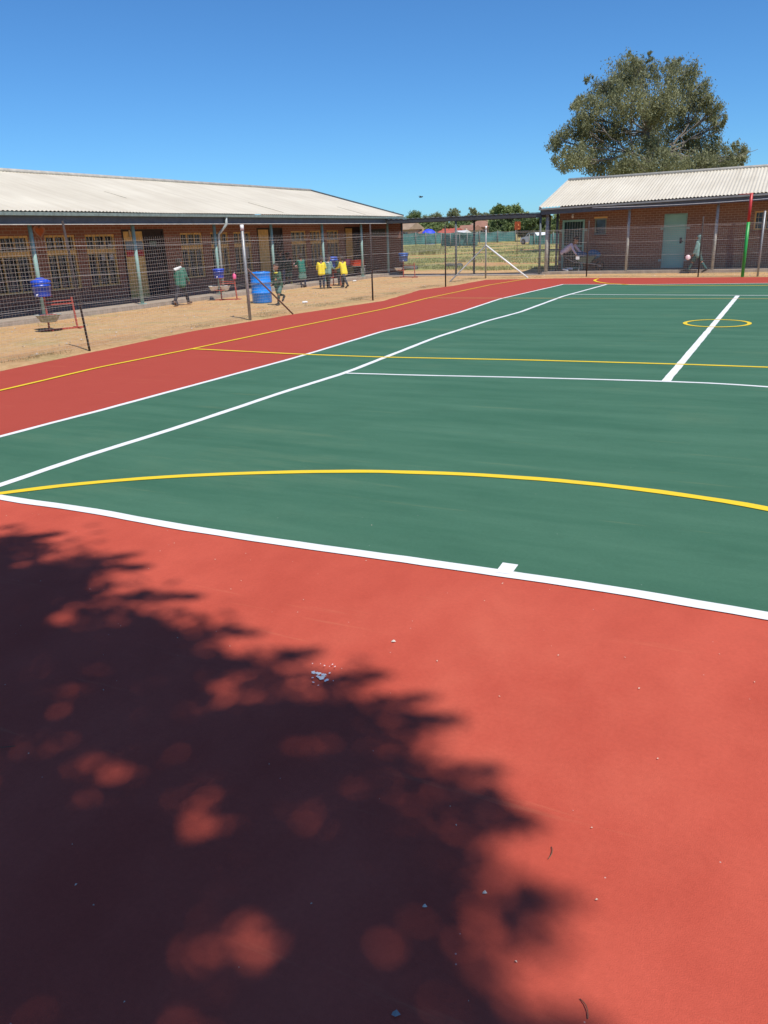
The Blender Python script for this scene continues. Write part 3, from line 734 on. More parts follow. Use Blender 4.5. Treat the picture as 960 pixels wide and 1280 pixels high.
# ------------------------------------------------------------------ people
def capsule(b, a, c_, ra, rb, n=12, flat=1., fx=None):
    a = Vector(a); c_ = Vector(c_); d = c_-a; L = d.length
    if L < 1e-6: d = Vector((0,0,1)); L = 1e-6
    d = d/L; ref = fx or (Vector((1,0,0)) if abs(d.x) < .9 else Vector((0,1,0)))
    x = (ref - d*ref.dot(d)).normalized(); y = d.cross(x)
    rings = []
    for k in (-80,-50,-20): rings.append((a + d*ra*math.sin(R(k)), ra*math.cos(R(k))))
    rings.append((a, ra)); rings.append((c_, rb))
    for k in (20,50,80): rings.append((c_ + d*rb*math.sin(R(k)), rb*math.cos(R(k))))
    base = len(b.v)
    for p, r_ in rings:
        for k in range(n):
            t = 2*math.pi*k/n; b.v.append(p + x*math.cos(t)*r_ + y*math.sin(t)*r_*flat)
    m_ = len(rings)
    for i in range(m_-1):
        for k in range(n):
            k2 = (k+1)%n; b.f.append([base+i*n+k, base+i*n+k2, base+(i+1)*n+k2, base+(i+1)*n+k]); b.sm.append(True)
    b.f.append([base+k for k in reversed(range(n))]); b.sm.append(True)
    b.f.append([base+(m_-1)*n+k for k in range(n)]); b.sm.append(True)
def fuse(b, name, m_, parent, vox, smooth=2):
    o = b.build(name, m_, parent)
    r_ = o.modifiers.new('r', 'REMESH'); r_.mode = 'VOXEL'; r_.voxel_size = vox; r_.use_smooth_shade = True
    sm = o.modifiers.new('s', 'SMOOTH'); sm.iterations = smooth; sm.factor = .5
    dg = bpy.context.evaluated_depsgraph_get(); me = bpy.data.meshes.new_from_object(o.evaluated_get(dg))
    o.modifiers.clear(); o.data = me
    me.materials.clear(); me.materials.append(m_)
    return o
M_skin = mat('dark_brown_skin', (.27,.135,.085), .55, .12, 8)
M_hair = mat('black_hair', (.035,.026,.022), .9)
def person(base, face, H, label, top, bottom, style='trousers', legL=(0,0), legR=(0,0), armL=(5,10), armR=(5,10), lean=0, nod=0, socks=None, shoe=None, collar=None, hat=None, armout=8, hood=None, group='schoolchildren in the yard'):
    base = Vector(base); F = Vector((face[0],face[1],0)).normalized(); X = Vector((F.y,-F.x,0)); Z = Vector((0,0,1))
    shoe = shoe or mat('black_shoe', (.02,.018,.018), .5)
    T = thing('person', base, label, 'person', group)
    def W(p): return X*p[0] + F*p[1] + Z*p[2]
    def V(x,y,z): return Vector((x,y,z))*H
    hips = {}; hz = .49
    J = {}
    for sd,(hp,kn) in ((-1,legL),(1,legR)):
        h = Vector((sd*.055*H,0,hz*H)); k = h + Vector((0,math.sin(R(hp)),-math.cos(R(hp))))*.235*H
        a2 = hp-kn; an = k + Vector((sd*.0,math.sin(R(a2)),-math.cos(R(a2))))*.215*H
        fa = max(-70, min(20, (a2)*.8 if a2 < 0 else a2*.4))
        toe = an + Vector((sd*.01*H, .11*H*math.cos(R(fa)), -.032*H+.11*H*math.sin(R(fa)))); heel = an + Vector((0,-.02*H,-.030*H))
        J[sd] = (h,k,an,toe,heel)
    low = min(min(J[s_][3].z, J[s_][4].z) for s_ in (-1,1)) - .022*H
    up = Vector((0,math.sin(R(lean)),math.cos(R(lean))))
    pel = Vector((0,0,hz*H)); nk = pel + up*.31*H; chest = pel + up*.22*H
    nd = Vector((0,math.sin(R(lean*.6+nod)),math.cos(R(lean*.6+nod)))); fw = Vector((0,nd.z,-nd.y))
    hd = nk + nd*.108*H
    off = Vector((0,0,-low))
    def w(p): return base + W(p+off)
    A = {}
    for sd,(sp,el) in ((-1,armL),(1,armR)):
        sh = nk - up*.025*H + Vector((sd*.098*H,0,0))
        ao = R(armout)*sd
        d1 = Vector((math.sin(ao), math.sin(R(sp))*math.cos(ao), -math.cos(R(sp))*math.cos(ao)))
        e = sh + d1*.155*H; sp2 = sp+el
        d2 = Vector((math.sin(ao)*.2, math.sin(R(sp2)), -math.cos(R(sp2)))).normalized(); wr = e + d2*.135*H
        A[sd] = (sh,e,wr,d2)
    # body: one continuous skin
    b = MB()
    for sd in (-1,1):
        h,k,an,toe,heel = J[sd]
        capsule(b,w(h),w(k),.050*H,.034*H); capsule(b,w(k),w(an),.034*H,.020*H); capsule(b,w(heel),w(toe),.022*H,.016*H)
        sh,e,wr,d2 = A[sd]
        capsule(b,w(sh),w(e),.030*H,.022*H); capsule(b,w(e),w(wr),.023*H,.015*H)
        palm = wr + d2*.035*H; capsule(b,w(wr),w(palm),.016*H,.019*H,flat=.6)
        inner = Vector((-sd,0,0)); across = d2.cross(inner).normalized()
        for i_,(ln) in enumerate((.030,.036,.034,.026)):
            r0 = palm + across*((i_-1.5)*.0105*H); mid = r0+d2*ln*.6*H; tip = mid+(d2+inner*.35).normalized()*ln*.6*H
            capsule(b,w(r0),w(mid),.0062*H,.0058*H,8); capsule(b,w(mid),w(tip),.0058*H,.005*H,8)
        th = wr + d2*.012*H + across*-.014*H; t1 = th+(d2-across*.9).normalized()*.026*H; t2 = t1+(d2+inner*.3).normalized()*.02*H
        capsule(b,w(th),w(t1),.0075*H,.0065*H,8); capsule(b,w(t1),w(t2),.0065*H,.0055*H,8)
        capsule(b,w(pel+Vector((sd*.035*H,0,0))),w(chest+Vector((sd*.045*H,0,0))),.052*H,.055*H)
        capsule(b,w(chest+Vector((sd*.045*H,0,0))),w(nk-up*.03*H+Vector((sd*.06*H,0,0))),.052*H,.034*H)
    capsule(b,w(nk-up*.03*H),w(hd-nd*.04*H),.032*H,.030*H)
    capsule(b,w(hd+nd*.022*H-fw*.012*H),w(hd-nd*.02*H+fw*.006*H),.073*H,.060*H,14)
    capsule(b,w(hd-nd*.045*H+fw*.022*H),w(hd-nd*.05*H+fw*.03*H),.036*H,.028*H)
    capsule(b,w(hd-nd*.0*H+fw*.064*H),w(hd-nd*.018*H+fw*.073*H),.007*H,.012*H,8)
    capsule(b,w(hd-nd*.038*H+fw*.058*H-Vector((.010*H,0,0))),w(hd-nd*.038*H+fw*.058*H+Vector((.010*H,0,0))),.010*H,.010*H,8)
    for sd in (-1,1): capsule(b,w(hd+Vector((sd*.062*H,0,0))+nd*.008*H),w(hd+Vector((sd*.064*H,-.004*H,0))-nd*.014*H),.014*H,.010*H,8,.6)
    fuse(b,'body',M_skin,T,.0062*H,1)
    for sd in (-1,1):
        b = MB(); e_ = hd+fw*.0625*H+Vector((sd*.022*H,0,0))+nd*.004*H; capsule(b,w(e_),w(e_+Vector((.001,0,0))),.0075*H,.0075*H,8); b.build('eye', mat('eye_white', (.5,.48,.45), .3), T)
    b = MB(); capsule(b,w(hd+nd*.034*H-fw*.018*H),w(hd+nd*.002*H-fw*.024*H),.074*H,.064*H,14); fuse(b,'hair',M_hair,T,.009*H,1)
    # top
    b = MB()
    for sd in (-1,1):
        sh,e,wr,d2 = A[sd]
        capsule(b,w(pel-up*.035*H+Vector((sd*.046*H,0,0))),w(chest+Vector((sd*.048*H,0,0))),.078*H,.068*H)
        capsule(b,w(chest+Vector((sd*.048*H,0,0))),w(nk-up*.035*H+Vector((sd*.065*H,0,0))),.064*H,.042*H)
        capsule(b,w(sh),w(e),.042*H,.034*H); capsule(b,w(e),w(e.lerp(wr,.93)),.034*H,.026*H)
    fuse(b,'jersey',top,T,.010*H,2)
    b = MB()
    if style == 'trousers':
        for sd in (-1,1):
            h,k,an,toe,heel = J[sd]
            capsule(b,w(h+Vector((0,0,.0))),w(k),.060*H,.046*H); capsule(b,w(k),w(k.lerp(an,.92)),.044*H,.034*H)
        capsule(b,w(pel-Vector((.03*H,0,.01*H))),w(pel+Vector((.03*H,0,-.01*H))),.062*H,.062*H); nm='trousers'
    elif style == 'shorts':
        for sd in (-1,1):
            h,k,an,toe,heel = J[sd]; capsule(b,w(h),w(h.lerp(k,.78)),.062*H,.058*H)
        capsule(b,w(pel-Vector((.03*H,0,.01*H))),w(pel+Vector((.03*H,0,-.01*H))),.062*H,.062*H); nm='shorts'
    else:
        mid = (J[-1][1]+J[1][1])/2
        for t in range(7):
            a_ = (t-3)/3*.05*H; capsule(b,w(pel+Vector((a_*.8,0,0))),w(pel.lerp(mid,.92)+Vector((a_*1.5,0,0))),.060*H,.068*H)
        nm='skirt'
    fuse(b,nm,bottom,T,.010*H,2)
    if socks:
        for sd in (-1,1):
            h,k,an,toe,heel = J[sd]; b = MB(); capsule(b,w(k.lerp(an,.2)),w(an),.036*H,.025*H); b.build('sock', socks, T)
    for sd in (-1,1):
        h,k,an,toe,heel = J[sd]; b = MB(); capsule(b,w(heel+Vector((0,0,.008*H))),w(toe),.029*H,.024*H); b.build('shoe', shoe, T)
    if collar:
        b = MB(); cc_ = nk-up*.02*H
        pts = [w(cc_+Vector((.055*H*math.cos(t), .052*H*math.sin(t), 0))-up*.0*H) for t in [2*math.pi*k/16 for k in range(17)]]
        b.tube(pts, .017*H, 8); b.build('collar', collar, T)
    if hood:
        b = MB(); capsule(b,w(hd+nd*.02*H-fw*.022*H),w(hd-nd*.05*H-fw*.026*H),.078*H,.062*H,14); capsule(b,w(hd-nd*.05*H-fw*.02*H),w(nk-up*.01*H),.06*H,.06*H); fuse(b,'hood',hood,T,.010*H,2)
    T['_h'] = 0; del T['_h']
    hand = {sd: w(A[sd][2]+A[sd][3]*.06*H) for sd in (-1,1)}
    return T, hand, w(nk)
C_gre = mat('green_school_jersey', (.05,.17,.12), .9, .2, 12)
C_grd = mat('dark_green_jersey', (.018,.055,.040), .9, .2, 12)
C_teal = mat('grey_green_tracksuit', (.17,.29,.26), .85, .2, 12)
C_pant = mat('charcoal_trousers', (.022,.024,.032), .9, .2, 12)
C_short = mat('grey_green_shorts', (.09,.18,.15), .9, .15, 12)
C_yel = mat('bright_yellow_jersey', (.80,.62,.03), .85, .08, 12)
C_navy = mat('navy_trousers', (.018,.024,.048), .9, .2, 12)
C_white = mat('white_cotton', (.78,.78,.76), .8, .04)
C_ycol = mat('yellow_collar', (.62,.60,.06), .8)
C_lil = mat('pale_lilac_shirt', (.52,.46,.56), .8, .06)
Zg = -.03
def at(u, v, z=Zg): p = gp(u, v, z); return (p.x, p.y, z)
left = (-.89,.45); right = (.89,-.45); away = (-.43,.9); toward = (.43,-.9)
p1,hd1,nk1 = person(at(229,382), (-.2,1.0), 1.31, 'child in green jersey and dark trousers with white cloth on the shoulders, walking alone', C_gre, C_pant, 'trousers', (-22,24),(24,6), (-8,20),(16,20), 4, 6, shoe=mat('brown_shoe', (.14,.08,.05), .6))
b = MB()   # white shoulder cloth
for k in range(5): capsule(b, nk1+Vector((-.10+.04*k,.02*k-.1,-.015+.012*k)), nk1+Vector((-.07+.03*k,.02*k-.09,-.04+.015*k)), .032, .040)
o = fuse(b,'shoulder_cloth',C_white,None,.012,3); recentre(o, nk1); tag(o,'white cloth lying on the shoulders of the child in green jersey','cloth')
person(at(350,381), (-.1,-1), 1.12, 'child with yellow collar running past the blue drum in green uniform', mat('mid_green_jersey', (.035,.095,.055), .9, .25, 14), C_short, 'shorts', (20,8),(-8,72), (22,65),(-14,50), 8, 4, socks=mat('dark_green_sock', (.02,.04,.03), .9), collar=C_ycol, armout=16)
person(at(362,358.5), left, 1.24, 'child in dark jersey and pale green shorts behind the runner', C_grd, C_short, 'shorts', (8,4),(-6,4), (10,40),(20,50), 2, 2, socks=mat('olive_sock', (.16,.15,.07), .9))
person(at(353,356.5,.085), (-.6,.8), 1.32, 'child in very dark uniform half hidden in the veranda shade', mat('near_black_green_jersey', (.014,.035,.032), .9), C_navy, 'trousers', (5,3),(-3,3), (10,30),(15,40), 0, 2)
t4,h4,n4 = person(at(379,359.5), left, 1.20, 'child in green tunic reaching out a hand, leaning forward by the wall', mat('bright_green_tunic', (.02,.15,.11), .9), C_short, 'skirt', (4,3),(-5,5), (50,28),(42,35), 8, 8, socks=mat('navy_sock', (.02,.025,.05), .9))
b = MB(); hp_ = (h4[-1]+h4[1])/2; capsule(b,hp_+Vector((-.10,.03,.02)),hp_+Vector((.02,0,-.02)),.035,.04); capsule(b,hp_+Vector((-.10,.05,.05)),hp_+Vector((-.13,.05,.08)),.02,.03); o = fuse(b,'pink_towel',mat('pale_pink_cloth', (.75,.42,.42), .8),None,.01,2); recentre(o,hp_); tag(o,'pale pink cloth held out by the child in green tunic','cloth')
person(at(403,361), (-.5,.85), 1.10, 'child in bright yellow jersey standing with back turned, left of two in yellow', C_yel, C_navy, 'trousers', (6,3),(-6,4), (10,60),(10,60), 6, 22, armout=16)
person(at(411,360.5), (.1,1), 1.12, 'child in grey green jersey with broad white collar between two in yellow', C_teal, C_pant, 'trousers', (5,3),(-5,6), (12,50),(14,50), 8, 12, collar=C_white)
person(at(431,360), (-.9,.4), 1.12, 'child in bright yellow jersey stepping forward, right of two in yellow', C_yel, mat('charcoal_shorts', (.03,.035,.045), .9), 'trousers', (-24,16),(22,6), (26,50),(22,50), 12, 16)
person(at(426,357.5), (-.6,.8), 1.10, 'child in dark clothes just behind the second yellow jersey', C_grd, C_pant, 'trousers', (4,3),(-4,4), (10,30),(10,30), 0, 4)
pR,hR,nR = person(at(870,341,-.02), (-.95,.15), 1.40, 'hooded child in grey green tracksuit striding left in front of the brick wall', C_teal, mat('dark_teal_shorts', (.03,.08,.075), .9), 'shorts', (28,6),(-26,12), (10,8),(-10,18), 2, 2, socks=mat('teal_sock', (.03,.10,.10), .9), hood=C_teal)
o3 = hR[-1]+Vector((-.16,.02,-.05)); b = MB(); b.lathe((0,0,0), [(.001,-.03),(.075,-.03),(.10,0),(.075,.03),(.001,.03)], 20); o = b.build('round_bag', mat('pink_white_bag', (.80,.30,.33), .6, .3, 18, c2=(.85,.75,.75))); o.location = o3; o.rotation_euler = (R(72),R(8),R(10)); tag(o,'small pink and white round bag carried by the hooded child','bag')
# adult bending at the gate
pb = atY(705,334,30.25)
pA_,hA,nA = person((pb.x,pb.y,.075), (.9,-.15), 1.52, 'person in pale lilac shirt and dark trousers bending down beside the barrow', C_lil, C_pant, 'trousers', (32,38),(18,30), (38,8),(28,10), 52, 10, shoe=C_white, group='people in front of the right block')
b = MB(); hh = hA[1]; b.box((hh.x-.04,hh.y-.05,hh.z-.14),(hh.x+.10,hh.y-.03,hh.z-.02)); o = b.build('paper_bundle', C_white); recentre(o, hh); tag(o,'folded white paper in the hand of the bending person','paper')

# wheelbarrow with blue sacks
wb = atY(733,334,30.3); 
WB = thing('wheelbarrow', (wb.x,wb.y,.075), 'old grey green wheelbarrow loaded with blue sacks in the veranda shade', 'wheelbarrow')
x,y = wb.x,wb.y
b = MB(); T_ = [(-.42,-.28,.62),(.40,-.28,.66),(.40,.28,.66),(-.42,.28,.62)]; B_ = [(-.28,-.18,.40),(.18,-.18,.38),(.18,.18,.38),(-.28,.18,.40)]
b.add([(x+a,y+c_,z) for a,c_,z in T_+B_], [(4,5,6,7),(0,1,5,4),(1,2,6,5),(2,3,7,6),(3,0,4,7)]); b.add([(x+a*.98,y+c_*.98,z+.004) for a,c_,z in T_+B_], [(7,6,5,4),(4,5,1,0),(5,6,2,1),(6,7,3,2),(7,4,0,3)])
b.build('tray', mat('faded_green_steel', (.09,.14,.12), .6), WB)
for s_ in (-1,1):
    b = MB(); b.tube([(x-.85,y+s_*.25,.62),(x-.45,y+s_*.22,.42),(x+.2,y+s_*.15,.36),(x+.55,y+s_*.04,.27)], .016, 8); b.build('handle', M_galv, WB)
    b = MB(); b.tube([(x-.2,y+s_*.2,.38),(x-.28,y+s_*.22,.08),(x-.10,y+s_*.22,.08)], .014, 8); b.build('leg', M_galv, WB)
b = MB(); b.tube([(x+.55+.17*math.cos(t),y,.265+.17*math.sin(t)) for t in [2*math.pi*k/24 for k in range(25)]], .03, 8); wl = b.build('wheel', M_tyre, WB)
b = MB(); b.tube([(x+.55,y-.05,.265),(x+.55,y+.05,.265)], .04, 10); b.build('hub', M_galv, wl)
for i,(dx,dz,ln,lb) in enumerate(((-.22,.66,.20,'crumpled blue sack at the handle end of the wheelbarrow'),(.30,.70,.28,'large blue sack over the wheel end of the barrow'))):
    b = MB()
    for k in range(7): 
        c_ = Vector((x+dx+ru(-.12,.12), y+ru(-.1,.1), dz+ru(-.05,.10))); capsule(b,c_,c_+Vector((ru(-.1,.1),ru(-.08,.08),ru(-.05,.05))),ln*.55*ru(.7,1),ln*.5*ru(.7,1))
    o = fuse(b,'blue_sack',mat('blue_sack_cloth', (.03,.13,.24), .75, .3, 9),None,.02,2); recentre(o,(x+dx,y,dz)); tag(o, lb, 'sack', 'blue sacks on the wheelbarrow')

# ------------------------------------------------------------------ field: shade net, sign, car, tent, tyres
def onT(u, D, z=None):
    """ground point below the line of sight (u) at depth D"""
    p = atD(u, 300, D); return Vector((p.x, p.y, terrain(p.x, p.y)))
def shade(px, label):
    top = []; bot = []
    for (u,vt,vb,D) in px:
        a = atD(u, vt, D); b_ = atD(u, vb, D); a.z = a.z; top.append(a); bot.append(Vector((a.x,a.y,min(b_.z, terrain(a.x,a.y)+.15))))
    T = thing('shade_net_fence', (bot[0].x,bot[0].y,bot[0].z), label, 'fence', 'green shade net fences in the field')
    b = MB(); vs = []; cols = []
    for i in range(len(top)-1):
        n_ = 14
        for k in range(n_+ (1 if i == len(top)-2 else 0)):
            t = k/n_; cols.append((top[i].lerp(top[i+1],t), bot[i].lerp(bot[i+1],t)))
    for i,(a,c_) in enumerate(cols):
        for j in range(5):
            p = c_.lerp(a, j/4); w2 = .18*noise.noise(Vector((i*.5,j*.6,2.)))
            sag = -.10*math.sin(math.pi*((i%7)/7))*(j/4)
            vs.append(p+Vector((w2*.4,w2,sag)))
    b.add(vs, [(i*5+j,(i+1)*5+j,(i+1)*5+j+1,i*5+j+1) for i in range(len(cols)-1) for j in range(4)], True); b.build('net', M_net, T)
    for i in range(0,len(cols),7):
        a,c_ = cols[i]; q_ = MB(); q_.tube([Vector((c_.x,c_.y-.1,terrain(c_.x,c_.y)-.1)),Vector((a.x,a.y-.1,a.z+.1))], .045, 6); q_.build('pole', mat('grey_pole', (.2,.2,.18), .7), T)
shade([(470,292,302,96),(520,291,302,96),(545,290.5,302.5,96),(600,289.5,302,96),(645,288.5,301,96)], 'long far run of teal shade net across the field')
shade([(552,292,306,82),(575,293,307.5,80),(594,292.5,307.5,79),(597,291,305,84)], 'nearer short piece of teal shade net with a loose end')
shade([(662,294,306.5,80),(675,293,306.5,80),(692,291,305,80),(720,290,304,80)], 'right hand piece of teal shade net beside the parked car')

p = onT(646.5, 50); T = thing('orange_sign', p, 'orange square sign with a pale tick shaped mark on a thin pole in the field', 'sign')
top = atD(646.8,277,50); bz = atD(646.8,287.5,50).z
b = MB(); b.tube([p-Vector((0,0,.1)), Vector((p.x,p.y,top.z+.02))], .022, 8); b.build('pole', mat('brown_pole', (.20,.14,.10), .7), T)
b = MB(); wv = Vector((.89,-.45,0)); c_ = Vector((p.x,p.y,(top.z+bz)/2))-Vector((-.45,.89,0))*.04; hw = .26; hh = (top.z-bz)/2
cs = [c_+wv*hw*sx*a_+Vector((0,0,hh*sz*b2)) for sx,sz,a_,b2 in ((-1,-1,.8,1),(1,-1,.8,1),(1,-1,1,.7),(1,1,1,.8),(1,1,.8,1),(-1,1,.8,1),(-1,1,1,.8),(-1,-1,1,.7))]
nb = Vector((-.45,.89,0))*.02; b.add(cs+[q_+nb for q_ in cs], [list(range(8)),list(reversed(range(8,16)))]+[(k,8+k,8+(k+1)%8,(k+1)%8) for k in range(8)]); bd = b.build('board', mat('orange_board', (.75,.13,.025), .5), T)
b = MB(); f_ = c_-Vector((-.45,.89,0))*.012; b.tube([f_+wv*.02+Vector((0,0,.12)), f_+wv*.07+Vector((0,0,.08)), f_+wv*.0+Vector((0,0,-.0)), f_+wv*.10+Vector((0,0,.02))], .018, 6); b.tube([f_-wv*.02+Vector((0,0,-.20)), f_+wv*.14+Vector((0,0,-.18))], .02, 6); b.build('mark', mat('pale_orange_mark', (.85,.42,.15), .5), bd)

# car
p = onT(668, 83); p.z += .02
T = thing('parked_car', p, 'small white car with dark lower half parked at the shade net opening', 'car')
d = Vector((.80,-.6,0)).normalized(); s_ = Vector((-d.y,d.x,0))
def cp(a,c_,z): return p+d*a+s_*c_+Vector((0,0,z))
def cp(a,c_,z,_cp=cp): return _cp(a*.82,c_*.82,z*.80)
prof = [(-1.9,.25),(-1.95,.55),(-1.85,.85),(-.9,.98),(-.3,1.42),(1.1,1.45),(1.75,.98),(1.95,.85),(1.95,.30)]
b = MB(); n = len(prof); b.add([cp(a,-.8,z) for a,z in prof]+[cp(a,.8,z) for a,z in prof], [list(range(n)),list(reversed(range(n,2*n)))]+[(k,n+k,n+(k+1)%n,(k+1)%n) for k in range(n)]); b.build('body', M_white2, T)
for c_ in (-.806,.806):
    b = MB(); b.add([cp(-.75,c_,1.0),cp(-.25,c_,1.36),cp(1.0,c_,1.38),cp(1.5,c_,1.0)],[(0,1,2,3)]); b.build('window', M_glass, T)
    for a in (-1.25,1.25):
        b = MB(); b.tube([cp(a,c_-.08,.31),cp(a,c_+.08,.31)], .31, 16); wl = b.build('wheel', M_tyre, T)
        b = MB(); b.tube([cp(a,c_-.09,.31),cp(a,c_+.09,.31)], .18, 12); b.build('rim', M_galv, wl)
b = MB(); b.add([cp(-.93,-.7,1.0),cp(-.93,.7,1.0),cp(-.36,.62,1.41),cp(-.36,-.62,1.41)],[(0,1,2,3)]); b.build('windscreen', M_glass, T)
b = MB(); b.box((0,0,0),(0,0,0)); 
b = MB(); b.add([cp(-1.965,-.8,.25),cp(-1.965,.8,.25),cp(-1.965,.8,.6),cp(-1.965,-.8,.6)],[(0,1,2,3)]); b.build('bumper', M_tyre, T)
for c_ in (-.6,.6):
    b = MB(); b.add([cp(-1.97,c_-.15,.62),cp(-1.97,c_+.15,.62),cp(-1.93,c_+.15,.78),cp(-1.93,c_-.15,.78)],[(0,1,2,3)]); b.build('headlight', M_whitep, T)

# blue dome tent
p = atD(536,296,103); p.z = terrain(p.x,p.y)
T = thing('dome_tent', p, 'bright blue domed tent rising behind the far shade net', 'tent')
ztop = atD(536,286.5,103).z-p.z; rr = .92
b = MB(); b.lathe(p, [(rr*1.05,0),(rr*1.05,.9),(rr*1.0,ztop*.7),(rr*.85,ztop*.84),(rr*.55,ztop*.95),(rr*.25,ztop),(.001,ztop)], 16); b.build('canopy', mat('bright_blue_canvas', (.02,.06,.85), .6, .1), T)
b = MB(); b.lathe(p+Vector((0,0,ztop)), [(.06,-.02),(.06,.05),(.001,.08)], 8); b.build('finial', M_bblue, T)
p0 = Vector(p)
b = MB(); b.add([p0+Vector((.35,-rr*1.02,0)),p0+Vector((-.25,-rr*1.03,0)),p0+Vector((0,-rr*.98,ztop*.7))],[(0,1,2)]); b.build('door_flap', M_bblue, T)

def tyre(u,v,D,r_,label):
    c_ = onT(u, D); b = MB()
    pts = [c_+Vector((r_*math.cos(t)*.9, r_*math.sin(t)*.5, .05+.02*math.sin(3*t))) for t in [2*math.pi*k/28 for k in range(29)]]
    b.tube(pts, .14, 10); o = b.build('old_tyre', mat('dusty_rubber', (.085,.09,.08), .9)); recentre(o,c_); tag(o,label,'tyre','old tyres lying in the field')
tyre(512,332,40.5,.34,'grey old tyre in the grass beside the far blue bucket'); tyre(567,331,41.5,.42,'grey old tyre in the grass behind the walkway posts')

# bird
p = atD(526,246.5,60)
T = thing('bird', p, 'tiny dark bird flying above the covered walkway', 'bird')
b = MB(); capsule(b,p+Vector((-.10,0,0)),p+Vector((.10,0,.02)),.035,.05); capsule(b,p+Vector((.12,0,.04)),p+Vector((.17,0,.04)),.035,.02); b.build('body', mat('dark_feather', (.04,.045,.06), .8), T)
for sd in (-1,1):
    b = MB(); b.add([p+Vector((-.06,0,.03)),p+Vector((.08,0,.03)),p+Vector((.04,sd*.2,.10)),p+Vector((-.02,sd*.42,.05)),p+Vector((-.08,sd*.2,.09))],[(0,1,2,3,4)]); b.build('wing', mat('dark_feather', (.04,.045,.06), .8), T)

# ------------------------------------------------------------------ far houses
def house(u, D, w, d, vt, _rh, wallm, roofm, label, rot=0., hip=False):
    c_ = onT(u, D); tot = atD(u, vt, D).z-c_.z; h = tot*.68; rh = tot*.32; T = thing('house', c_, label, 'house', 'low houses beyond the field')
    ca, sa = math.cos(rot-.3), math.sin(rot-.3)
    def P(x,y,z): return c_+Vector((x*ca-y*sa, x*sa+y*ca, z))
    b = MB(); b.add([P(x,y,z) for z in (-.3,h) for x,y in ((-w/2,-d/2),(w/2,-d/2),(w/2,d/2),(-w/2,d/2))], [(0,1,5,4),(1,2,6,5),(2,3,7,6),(3,0,4,7)]); b.build('wall', wallm, T)
    o_ = .3; k = d/2 if hip else 0
    b = MB(); b.add([P(-w/2-o_,-d/2-o_,h-.05),P(w/2+o_,-d/2-o_,h-.05),P(w/2+o_,d/2+o_,h-.05),P(-w/2-o_,d/2+o_,h-.05),P(-w/2-o_+k,0,h+rh),P(w/2+o_-k,0,h+rh)], [(0,1,5,4),(2,3,4,5),(0,4,3),(1,2,5),(0,3,2,1)]); rf = b.build('roof', roofm, T)
    b = MB(); cx = w*.25
    b.add([P(cx+x,.3+y,z) for z in (h+rh*.4,h+rh+.25) for x,y in ((-.15,-.15),(.15,-.15),(.15,.15),(-.15,.15))], [(0,1,5,4),(1,2,6,5),(2,3,7,6),(3,0,4,7),(4,5,6,7)]); b.build('chimney', wallm, rf)
    for x in (-w*.32,-w*.08,w*.36):
        b = MB(); b.add([P(x-w*.07,-d/2-.03,h*.42),P(x+w*.07,-d/2-.03,h*.42),P(x+w*.07,-d/2-.03,h*.8),P(x-w*.07,-d/2-.03,h*.8)],[(0,1,2,3)]); b.build('window', M_glass, T)
    b = MB(); b.add([P(w*.12-.35,-d/2-.03,0),P(w*.12+.35,-d/2-.03,0),P(w*.12+.35,-d/2-.03,h*.82),P(w*.12-.35,-d/2-.03,h*.82)],[(0,1,2,3)]); b.build('door', M_dark, T)
W_tan = mat('tan_plaster', (.42,.28,.18), .9, .15, .5); W_cream = mat('cream_plaster', (.55,.42,.30), .9, .1, .5); W_brk = mat('far_brown_brick', (.34,.19,.12), .9, .2, 1)
R_tan = mat('tan_tile_roof', (.34,.24,.16), .8, .2, 1); R_red = mat('red_tile_roof', (.42,.09,.06), .8, .2, 1); R_grey = mat('grey_tin_roof', (.42,.40,.38), .6); R_rust = mat('rust_roof', (.30,.15,.10), .8, .2, 1); R_whi = mat('white_tin_roof', (.72,.70,.68), .5)
house(511,112,2.6,3,278,1.0,W_tan,R_tan,'tan plaster house seen past the end of the long classroom block')
house(564,118,2.6,3,285.5,1.1,W_cream,R_red,'low house with bright red roof behind the shade net',.1)
house(583,122,3.4,3,281.5,1.3,W_cream,R_rust,'cream house with rust brown roof left of the corner fence post',.15)
house(578,114,1.6,2,288,.7,W_cream,R_whi,'small shed with white tin roof in front of the cream house',-.1)
house(601,126,3.6,3,276,1.4,W_tan,R_rust,'tan house with rusty roof between the walkway posts and the round tree',.3,True)
house(524,112,1.6,2,289,.8,W_tan,R_rust,'low tan house directly left of the blue tent',-.2)

# ------------------------------------------------------------------ trees
def leafcloud(b, c_, r_, n_, ls, squash=.8, droop=.5):
    """clumpy cloud of leaf faces on the outer part of a blob"""
    subs = []
    for _ in range(max(5,int(n_/70))):
        v = Vector((random.gauss(0,1),random.gauss(0,1),random.gauss(0,1))).normalized()*r_*ru(.35,1.0)
        v.z *= squash; subs.append((c_+v, r_*ru(.20,.38)))
    for k in range(n_):
        sc_, sr = random.choice(subs)
        v = Vector((random.gauss(0,.55),random.gauss(0,.55),random.gauss(0,.6)-.2*droop))*sr
        p = sc_+v
        a = Vector((random.gauss(0,1),random.gauss(0,1),random.gauss(0,1)-droop*1.2)).normalized(); t = a.cross(Vector((random.gauss(0,1),random.gauss(0,1),random.gauss(0,1)))).normalized()
        L = ls*ru(.6,1.3); W2 = L*ru(.22,.42)
        b.v += [p-a*L*.5, p+t*W2*.5, p+a*L*.5, p-t*W2*.5]; i = len(b.v)-4; b.f.append([i,i+1,i+2,i+3]); b.sm.append(False)
